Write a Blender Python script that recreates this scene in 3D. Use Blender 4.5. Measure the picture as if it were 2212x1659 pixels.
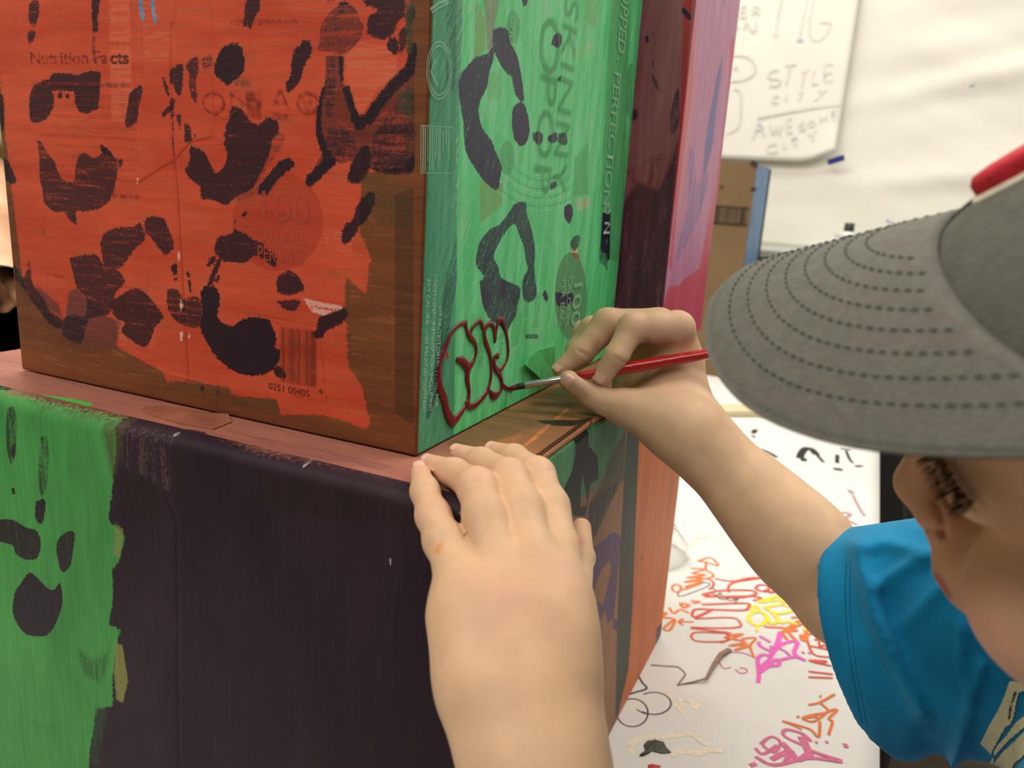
import bpy, bmesh, math, random
import numpy as np
from mathutils import Matrix, Vector
from mathutils.bvhtree import BVHTree

for o in list(bpy.data.objects): bpy.data.objects.remove(o)
SC = bpy.context.scene; COL = SC.collection
random.seed(4); RNG = np.random.default_rng(4)

# ------------------------------------------------------------------ camera, sky, lamps, exposure
FOC, CX, CY = 1700.0, 1106.0, 829.5          # focal length in pixels of the 2212 px wide frame
UPC = np.array([673 - CX, 7680 - CY, FOC]); UPC = -UPC / np.linalg.norm(UPC)
YC = np.array([1900 - CX, 456 - CY, FOC]); YC = YC - UPC * (YC @ UPC); YC /= np.linalg.norm(YC)
XC = np.cross(YC, UPC)
RW = np.stack([XC, YC, UPC])                  # camera vector (x right, y down, z ahead) -> world
CAM = -(RW @ (np.array([897 - CX, 989 - CY, FOC]) / FOC * 0.40))   # origin = front lower corner of the red carton
cd = bpy.data.cameras.new('camera'); cam = bpy.data.objects.new('camera', cd); COL.objects.link(cam)
cd.sensor_width = 36; cd.lens = 36 * FOC / 2212; cd.clip_start = 0.01
M = Matrix.Identity(4)
for i in range(3):
    M[i][0] = RW[i][0]; M[i][1] = -RW[i][1]; M[i][2] = -RW[i][2]; M[i][3] = CAM[i]
cam.matrix_world = M
cd.dof.use_dof = True; cd.dof.focus_distance = 0.44; cd.dof.aperture_fstop = 11.0
SC.camera = cam
ZT, ZF, YW, ZCEIL = -0.31, -1.03, 2.34, 1.65   # table top, floor, back wall, ceiling
W = bpy.data.worlds.new('world'); SC.world = W; W.use_nodes = True
W.node_tree.nodes['Background'].inputs[0].default_value = (1.0, 0.97, 0.93, 1)
W.node_tree.nodes['Background'].inputs[1].default_value = 0.11
def lamp(name, loc, size, power, color=(1, .97, .91)):
    l = bpy.data.lights.new(name, 'AREA'); l.shape = 'RECTANGLE'; l.size, l.size_y = size
    l.energy = power; l.color = color
    o = bpy.data.objects.new(name, l); COL.objects.link(o); o.location = loc
    return o
for lx, ly, pw in ((-0.9, 0.6, 33), (-0.9, -1.1, 37), (0.8, 0.6, 20), (0.8, -1.1, 15), (-0.6, 1.75, 15), (0.9, 1.75, 15)):  # rear pair is unseen fill, added to brighten the back wall
    lamp('ceiling_and_fill_lamp', (lx, ly, ZCEIL - .03), (1.2, .6), pw)
V = SC.view_settings
V.view_transform = 'Standard'; V.look = 'None'; V.gamma = 1; V.exposure = -0.12; V.use_curve_mapping = False

# ------------------------------------------------------------------ helpers
def pt(px, py, d):
    """world point seen at pixel (px, py) at depth d along the optical axis"""
    return CAM + RW @ (np.array([(px - CX) / FOC, (py - CY) / FOC, 1.0]) * d)
def cam2w(v): return CAM + RW @ np.asarray(v, float)
def on(px, py, ax, val):
    r = RW @ np.array([(px - CX) / FOC, (py - CY) / FOC, 1.0]); return CAM + r * ((val - CAM[ax]) / r[ax])
def proj(P):
    v = (np.asarray(P) - CAM) @ RW
    return np.stack([CX + FOC * v[..., 0] / v[..., 2], CY + FOC * v[..., 1] / v[..., 2]], -1), v[..., 2]
def lin(c):
    return tuple(((x / 255 / 12.92) if x / 255 < .04045 else ((x / 255 + .055) / 1.055) ** 2.4) for x in c) + (1,)
def tag(o, label=None, cat=None, group=None, kind=None):
    for k, v in (('label', label), ('category', cat), ('group', group), ('kind', kind)):
        if v: o[k] = v
    return o
def link(name, me, m=None, parent=None, smooth=False):
    o = bpy.data.objects.new(name, me); COL.objects.link(o)
    if m is not None: me.materials.append(m)
    if parent is not None: o.parent = parent
    if smooth: me.polygons.foreach_set('use_smooth', np.ones(len(me.polygons), bool))
    return o
def pydata(name, v, f, m=None, parent=None, smooth=False):
    me = bpy.data.meshes.new(name); me.from_pydata([tuple(x) for x in v], [], [tuple(x) for x in f]); me.update()
    return link(name, me, m, parent, smooth)
def npmesh(name, v, quads, m=None, parent=None, smooth=True):
    me = bpy.data.meshes.new(name); v = np.asarray(v, np.float32); q = np.asarray(quads, np.int32)
    me.vertices.add(len(v)); me.vertices.foreach_set('co', v.ravel())
    me.loops.add(q.size); me.loops.foreach_set('vertex_index', q.ravel())
    me.polygons.add(len(q)); me.polygons.foreach_set('loop_start', np.arange(0, q.size, q.shape[1], dtype=np.int32))
    me.update(calc_edges=True); me.validate()
    return link(name, me, m, parent, smooth)
def fattr(me, name, vals):
    a = me.attributes.new(name, 'FLOAT', 'POINT'); a.data.foreach_set('value', np.asarray(vals, np.float32))
def empty(name, loc=(0, 0, 0)):
    # an Empty at the thing's base; children keep world coordinates through the inverse
    o = bpy.data.objects.new(name, None); COL.objects.link(o); o.location = loc; o.empty_display_size = .05
    return o
def adopt(parent, *obs):
    inv = Matrix.Translation(parent.location).inverted()
    for o in obs: o.parent = parent; o.matrix_parent_inverse = inv
    return obs[0]
def bm_obj(name, bm, m=None, parent=None, smooth=False):
    me = bpy.data.meshes.new(name); bm.to_mesh(me); bm.free()
    return link(name, me, m, parent, smooth)
def box_bm(lo, hi, bev=0, seg=2, bm=None):
    b = bmesh.new(); r = bmesh.ops.create_cube(b, size=1)
    lo = Vector(lo); hi = Vector(hi)
    for v in b.verts: v.co = Vector([lo[i] + (v.co[i] + .5) * (hi[i] - lo[i]) for i in range(3)])
    if bev: bmesh.ops.bevel(b, geom=b.edges[:], offset=bev, segments=seg, affect='EDGES', profile=.5)
    if bm is None: return b
    me = bpy.data.meshes.new('t'); b.to_mesh(me); b.free(); bm.from_mesh(me); bpy.data.meshes.remove(me); return bm
def box(name, lo, hi, m, parent=None, bev=0, seg=2):
    return bm_obj(name, box_bm(lo, hi, bev, seg), m, parent)
def lathe(name, prof, c, m, parent=None, n=28, axis=(0, 0, 1), smooth=True):
    ax = Vector(axis).normalized(); q = Vector((0, 0, 1)).rotation_difference(ax)
    v = []; f = []
    for r, z in prof:
        for k in range(n):
            a = 2 * math.pi * k / n; v.append(Vector(c) + q @ Vector((r * math.cos(a), r * math.sin(a), z)))
    for i in range(len(prof) - 1):
        for k in range(n): f.append((i * n + k, i * n + (k + 1) % n, (i + 1) * n + (k + 1) % n, (i + 1) * n + k))
    f.append(tuple(range(n))[::-1]); f.append(tuple((len(prof) - 1) * n + k for k in range(n)))
    return pydata(name, v, f, m, parent, smooth)
def tube_data(P, R, n=10, flat=1.0, up=None):
    P = [np.asarray(p, float) for p in P]; v = []; f = []
    R = [R] * len(P) if np.isscalar(R) else R
    for i, p in enumerate(P):
        t = P[min(i + 1, len(P) - 1)] - P[max(i - 1, 0)]; t = t / (np.linalg.norm(t) + 1e-12)
        u = np.array(up if up is not None else (0, 0, 1.)); 
        if abs(u @ t) > .95: u = np.array((1., 0, 0))
        s = np.cross(t, u); s /= np.linalg.norm(s); w = np.cross(s, t)
        for k in range(n):
            a = 2 * math.pi * k / n; v.append(p + R[i] * (math.cos(a) * s + flat * math.sin(a) * w))
    for i in range(len(P) - 1):
        for k in range(n): f.append((i * n + k, i * n + (k + 1) % n, (i + 1) * n + (k + 1) % n, (i + 1) * n + k))
    f.append(tuple(range(n))[::-1]); f.append(tuple((len(P) - 1) * n + k for k in range(n)))
    return v, f
def tube(name, P, R, m, parent=None, n=10, flat=1.0, up=None):
    v, f = tube_data(P, R, n, flat, up); return pydata(name, v, f, m, parent, True)
def spline(pts, n=6):
    """Catmull-Rom through 2-D / 3-D points"""
    P = [np.asarray(p, float) for p in pts]; P = [2 * P[0] - P[1]] + P + [2 * P[-1] - P[-2]]; out = []
    for i in range(1, len(P) - 2):
        for k in range(n):
            t = k / n; a, b, c, d = P[i - 1:i + 3]
            out.append(.5 * (2 * b + (c - a) * t + (2 * a - 5 * b + 4 * c - d) * t * t + (3 * b - a - 3 * c + d) * t ** 3))
    out.append(P[-2]); return out
def Z(ox, oy, s, pts): return [(ox + x / s, oy + y / s) for x, y in pts]
V1 = lambda p: Z(0, 0, 2.4043, p)
V2 = lambda p: Z(0, 400, 2.4043, p)
V3 = lambda p: Z(860, 0, 2.9105, p)
V4 = lambda p: Z(860, 500, 2.9105, p)
V5 = lambda p: Z(0, 740, 1.8056, p)
V6 = lambda p: Z(840, 900, 2.1864, p)
V7 = lambda p: Z(1280, 1150, 3.2594, p)
V8 = lambda p: Z(1560, 0, 4.3667, p)
V9 = lambda p: Z(1300, 850, 3.3177, p)

# ------------------------------------------------------------------ materials
class NT:
    def __init__(s, m): s.t = m.node_tree; s.n = s.t.nodes; s.l = s.t.links
    def node(s, typ, **kw):
        nd = s.n.new(typ)
        for k, v in kw.items():
            if k == 'ins':
                for kk, vv in v.items():
                    if hasattr(vv, 'is_linked') or isinstance(vv, bpy.types.NodeSocket): s.l.new(vv, nd.inputs[kk])
                    else: nd.inputs[kk].default_value = vv
            else: setattr(nd, k, v)
        return nd
    def math(s, op, a, b=0.0, c=None, clamp=False):
        ins = {0: a, 1: b}
        if c is not None: ins[2] = c
        return s.node('ShaderNodeMath', operation=op, use_clamp=clamp, ins=ins).outputs[0]
    def noise(s, vec, scale, detail=3, rough=.55, w=None):
        return s.node('ShaderNodeTexNoise', ins={'Vector': vec, 'Scale': scale, 'Detail': detail, 'Roughness': rough}).outputs[0]
    def mapping(s, vec, scale=(1, 1, 1), rot=(0, 0, 0), loc=(0, 0, 0)):
        return s.node('ShaderNodeMapping', ins={'Vector': vec, 'Scale': scale, 'Rotation': rot, 'Location': loc}).outputs[0]
    def smooth(s, v, lo, hi, a=0.0, b=1.0):
        return s.node('ShaderNodeMapRange', interpolation_type='SMOOTHSTEP', ins={0: v, 1: lo, 2: hi, 3: a, 4: b}).outputs[0]
    def mix(s, fac, a, b, mode='MIX'):
        nd = s.node('ShaderNodeMix', data_type='RGBA', blend_type=mode)
        for idx, v in ((0, fac), (6, a), (7, b)):
            if isinstance(v, bpy.types.NodeSocket): s.l.new(v, nd.inputs[idx])
            else: nd.inputs[idx].default_value = v
        return nd.outputs[2]
    def attr(s, name): return s.node('ShaderNodeAttribute', attribute_name=name).outputs['Fac']
def newmat(name):
    m = bpy.data.materials.new(name); m.use_nodes = True
    return m, NT(m), m.node_tree.nodes['Principled BSDF']
def mat(name, col, rough=.6, var=.12, scale=60, bump=.0, bscale=None, metal=0, stretch=(1, 1, 1), spec=.4, trans=0, sss=0, coat=0):
    m, t, b = newmat(name); tc = t.node('ShaderNodeTexCoord').outputs['Object']
    mp = t.mapping(tc, stretch); n = t.noise(mp, scale, 4)
    c = lin(col) if max(col) > 1.01 else tuple(col) + (1,)
    lo = tuple(x * (1 - var) for x in c[:3]) + (1,); hi = tuple(min(1, x * (1 + var)) for x in c[:3]) + (1,)
    t.l.new(t.mix(t.smooth(n, .3, .7), lo, hi), b.inputs['Base Color'])
    b.inputs['Roughness'].default_value = rough; b.inputs['Metallic'].default_value = metal
    b.inputs['Specular IOR Level'].default_value = spec; b.inputs['Transmission Weight'].default_value = trans
    b.inputs['Coat Weight'].default_value = coat
    if bump:
        bn = t.noise(mp, bscale or scale * 3, 5)
        bp = t.node('ShaderNodeBump', ins={'Height': bn, 'Strength': bump, 'Distance': .002})
        t.l.new(bp.outputs[0], b.inputs['Normal'])
    return m

def painted(name, base, layers, streak=(1, 1, 1), streak2=None, rough=.42, varamt=.25, bump=.35, rot=(0, 0, 0), spec=.35):
    """layers of poster paint: every layer has a signed-distance attribute sd_<i> (mm, inside > 0) and coverage dn_<i>"""
    m, t, b = newmat(name); tc = t.node('ShaderNodeTexCoord').outputs['Object']
    ms = t.mapping(t.mapping(tc, (1, 1, 1), rot), streak); n_st = t.noise(ms, 1.0, 5, .6)
    ms2 = t.mapping(tc, streak2 or tuple(x * .35 for x in streak)); n_b = t.noise(ms2, 1.0, 4, .6)
    n_e = t.noise(tc, 420, 4, .65); n_f = t.noise(tc, 1500, 3, .6)
    ev = t.math('MULTIPLY', n_st, 1.0)
    c = t.mix(t.smooth(n_b, .3, .72), lin(base[0]), lin(base[1]))
    h = n_st
    for i, L in enumerate(layers):
        sd = t.attr('sd_%d' % i); dn = t.attr('dn_%d' % i)
        s1 = t.math('ADD', sd, t.math('MULTIPLY', t.math('SUBTRACT', n_e, .5), L.get('rag', 2.2)))
        s1 = t.math('ADD', s1, t.math('MULTIPLY', t.math('SUBTRACT', n_f, .5), L.get('rag', 2.2) * .8))
        if L.get('srag', 0): s1 = t.math('ADD', s1, t.math('MULTIPLY', t.math('SUBTRACT', n_st, .5), L['srag']))
        w = L.get('soft', .22)
        mk = t.smooth(s1, -w, w)
        iso = L.get('iso', .6)
        nn = t.math('ADD', t.math('MULTIPLY', n_st, 5 - 5 * iso), t.math('MULTIPLY', n_f, 2.8 * iso)); nn = t.math('ADD', t.math('MULTIPLY', n_e, 2.2 * iso), nn)
        nn = t.math('ADD', nn, -2.0)          # spread the noise to about 0..1
        dq = t.math('ADD', t.math('MULTIPLY', dn, 1.3), -.17)
        cv = t.smooth(t.math('SUBTRACT', dq, nn), -.16, .16)
        thin = L.get('thin', .35)
        cv = t.math('ADD', t.math('MULTIPLY', cv, 1 - thin), t.math('MULTIPLY', dn, thin), clamp=True)
        mk = t.math('MULTIPLY', mk, cv)
        if 'alpha' in L: mk = t.math('MULTIPLY', mk, L['alpha'])
        cc = L['col']
        if isinstance(cc[0], tuple): col = t.mix(t.smooth(n_b, .3, .7), lin(cc[0]), lin(cc[1]))
        else: col = lin(cc)
        c = t.mix(mk, c, col)
        h = t.math('ADD', h, t.math('MULTIPLY', mk, L.get('h', .25)))
    br = t.smooth(n_st, .25, .75, 1 - varamt, 1 + varamt)
    vm = t.node('ShaderNodeVectorMath', operation='SCALE', ins={0: c, 'Scale': br}).outputs[0]
    t.l.new(vm, b.inputs['Base Color'])
    b.inputs['Roughness'].default_value = rough; b.inputs['Specular IOR Level'].default_value = spec
    bp = t.node('ShaderNodeBump', ins={'Height': h, 'Strength': bump, 'Distance': .0006})
    t.l.new(bp.outputs[0], b.inputs['Normal'])
    return m

def poly_sd(Q, poly):
    """signed distance of points Q to a polygon, inside positive"""
    P = np.asarray(poly, float); A = P; B = np.roll(P, -1, 0)
    d2 = np.full(len(Q), 1e9); ins = np.zeros(len(Q), bool)
    for a, b in zip(A, B):
        e = b - a; w = Q - a
        tt = np.clip((w @ e) / (e @ e + 1e-12), 0, 1)
        dd = ((w - tt[:, None] * e) ** 2).sum(1); d2 = np.minimum(d2, dd)
        c = ((a[1] > Q[:, 1]) != (b[1] > Q[:, 1]))
        if abs(b[1] - a[1]) > 1e-12:
            ins ^= c & (Q[:, 0] < (b[0] - a[0]) * (Q[:, 1] - a[1]) / (b[1] - a[1]) + a[0])
    return np.where(ins, 1, -1) * np.sqrt(d2)
def line_sd(Q, pts, wid):
    P = np.asarray(pts, float); wd = np.full(len(P), wid) if np.isscalar(wid) else np.asarray(wid, float); best = np.full(len(Q), -1e3)
    for i in range(len(P) - 1):
        e = P[i + 1] - P[i]; w = Q - P[i]; tt = np.clip((w @ e) / (e @ e + 1e-12), 0, 1)
        best = np.maximum(best, (wd[i] * (1 - tt) + wd[i + 1] * tt) - np.sqrt(((w - tt[:, None] * e) ** 2).sum(1)))
    return best
def apply_layers(me, Quv, layers, to_uv):
    """Quv in mm on the panel; shapes are pixel outlines of the marks carried onto the panel by to_uv"""
    for i, L in enumerate(layers):
        sd = np.full(len(Quv), -30.0); dn = np.full(len(Quv), .9); bestd = np.full(len(Quv), -1e3)
        for sh in L['shapes']:
            kind = sh[0]; pts = sh[1]; den = sh[2]
            if L.get('curve') and kind == 'p' and len(pts) > 4:
                q = [np.array(a) for a in pts]; q = spline(q + [q[0]], 3)[:-1]; pts = [tuple(a) for a in q]
            uv = np.array([to_uv(*p) for p in pts]); mg = 14
            sel = np.where((Quv[:, 0] > uv[:, 0].min() - mg) & (Quv[:, 0] < uv[:, 0].max() + mg) & (Quv[:, 1] > uv[:, 1].min() - mg) & (Quv[:, 1] < uv[:, 1].max() + mg))[0]
            if not len(sel): continue
            if kind == 'p': s = poly_sd(Quv[sel], uv)
            elif kind == 'hole': s = poly_sd(Quv[sel], uv); sd[sel] = np.minimum(sd[sel], -s); continue
            else: s = line_sd(Quv[sel], uv, sh[3])
            up = s > bestd[sel]; dn[sel[up]] = den; bestd[sel] = np.maximum(bestd[sel], s); sd[sel] = np.maximum(sd[sel], s)
        fattr(me, 'sd_%d' % i, np.clip(sd, -12, 12)); fattr(me, 'dn_%d' % i, dn)
def panel(name, org, ud, vd, nrm, su, sv, step, layers, to_uv, m, parent=None, height=None, thick=.0022):
    """a board panel: dense painted front, plain edges and back"""
    nu, nv = int(su / step) + 2, int(sv / step) + 2
    U, Vv = np.meshgrid(np.linspace(0, su, nu), np.linspace(0, sv, nv)); u = U.ravel(); v = Vv.ravel()
    org, ud, vd, nrm = (np.asarray(x, float) for x in (org, ud, vd, nrm))
    P = org + u[:, None] * ud + v[:, None] * vd
    if height is not None: P = P + height(u * 1000, v * 1000)[:, None] * nrm
    idx = np.arange(nu * nv).reshape(nv, nu)
    q = np.stack([idx[:-1, :-1], idx[:-1, 1:], idx[1:, 1:], idx[1:, :-1]], -1).reshape(-1, 4)
    rim = np.concatenate([idx[0, :-1], idx[:-1, -1], idx[-1, :0:-1], idx[:0:-1, 0]])
    nb = len(P); Bk = P[rim] - nrm * thick; P2 = np.concatenate([P, Bk]); r2 = nb + np.arange(len(rim))
    q2 = np.stack([np.roll(rim, -1), rim, r2, np.roll(r2, -1)], -1)
    if np.cross(ud, vd) @ nrm < 0: q = q[:, ::-1]; q2 = q2[:, ::-1]
    o = npmesh(name, P2, np.concatenate([q, q2]), m, parent, True)
    uvv = np.stack([np.concatenate([u, u[rim]]), np.concatenate([v, v[rim]])], 1) * 1000
    apply_layers(o.data, uvv, layers, to_uv)
    return o

def text_mesh(name, s, pos, right, up, size, m, parent=None, width=None, off=.00025, align='LEFT', bold=0.0, space=1.0, ysc=1.0):
    cu = bpy.data.curves.new(name, 'FONT'); cu.body = s; cu.size = 1.0; cu.align_x = align; cu.align_y = 'BOTTOM_BASELINE'; cu.offset = bold
    cu.space_character = space; cu.resolution_u = 3
    ob = bpy.data.objects.new('tmp_text', cu); COL.objects.link(ob)
    me = bpy.data.meshes.new_from_object(ob.evaluated_get(bpy.context.evaluated_depsgraph_get()))
    bpy.data.objects.remove(ob); bpy.data.curves.remove(cu)
    xs = np.array([v.co.x for v in me.vertices]); sx = size
    if width: sx = width / (xs.max() - xs.min())
    r = np.asarray(right, float); u = np.asarray(up, float); n = np.cross(r, u)
    for v in me.vertices:
        p = np.asarray(pos) + r * (v.co.x * sx) + u * (v.co.y * size * ysc) + n * off; v.co = p
    me.name = name; return link(name, me, m, parent)
def ribbon_data(P, wid, nrm, off=.0004):
    P = [np.asarray(p, float) for p in P]; nrm = np.asarray(nrm, float); v = []; f = []
    wid = [wid] * len(P) if np.isscalar(wid) else wid
    for i, p in enumerate(P):
        t = P[min(i + 1, len(P) - 1)] - P[max(i - 1, 0)]; s = np.cross(nrm, t); s = s / (np.linalg.norm(s) + 1e-12)
        v += [p + s * wid[i] + nrm * (off + 4e-6 * i), p - s * wid[i] + nrm * (off + 4e-6 * i)]
    for i in range(len(P) - 1): f.append((2 * i + 1, 2 * i + 3, 2 * i + 2, 2 * i))
    return v, f
def ribbons(name, lines, nrm, m, parent=None, off=.0004):
    VV = []; FF = []
    for k, (P, w) in enumerate(lines):
        v, f = ribbon_data(P, w, nrm, off + .00003 * (k % 9)); b = len(VV); VV += v; FF += [tuple(b + i for i in q) for q in f]
    return pydata(name, VV, FF, m, parent)
# ------------------------------------------------------------------ room
m_floor = mat('floor_vinyl', (128, 118, 104), .5, .1, 12); m_ceil = mat('ceiling_paint', (225, 222, 214), .9, .03, 5)
m_wall = mat('wall_paint', (222, 216, 202), .9, .03, 4)
tag(box('floor', (-3.2, -2.6, ZF - .05), (3.2, YW + .1, ZF), m_floor), kind='structure')
tag(box('ceiling', (-3.2, -2.6, ZCEIL), (3.2, YW + .1, ZCEIL + .05), m_ceil), kind='structure')
tag(box('wall_back', (-3.2, YW, ZF), (3.2, YW + .1, ZCEIL), m_wall), kind='structure')
tag(box('wall_left', (-3.3, -2.6, ZF), (-3.2, YW + .1, ZCEIL), m_wall), kind='structure')

# ------------------------------------------------------------------ table under paper
m_leg = mat('grey_metal', (120, 122, 124), .4, .05, 30, metal=.8); m_top = mat('table_laminate', (190, 186, 178), .5)
tb = empty('table', (-.18, .95, ZF)); tag(tb, 'long worktable with a pale top under the white paper', 'table')
adopt(tb, box('tabletop', (-.66, -.30, ZT - .032), (.262, 2.02, ZT - .002), m_top, None, .004))
for x in (-.6, .2):
    for y in (-.22, 1.94):
        adopt(tb, box('leg', (x - .02, y - .02, ZF), (x + .02, y + .02, ZT - .032), m_leg, None, .004))

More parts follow.
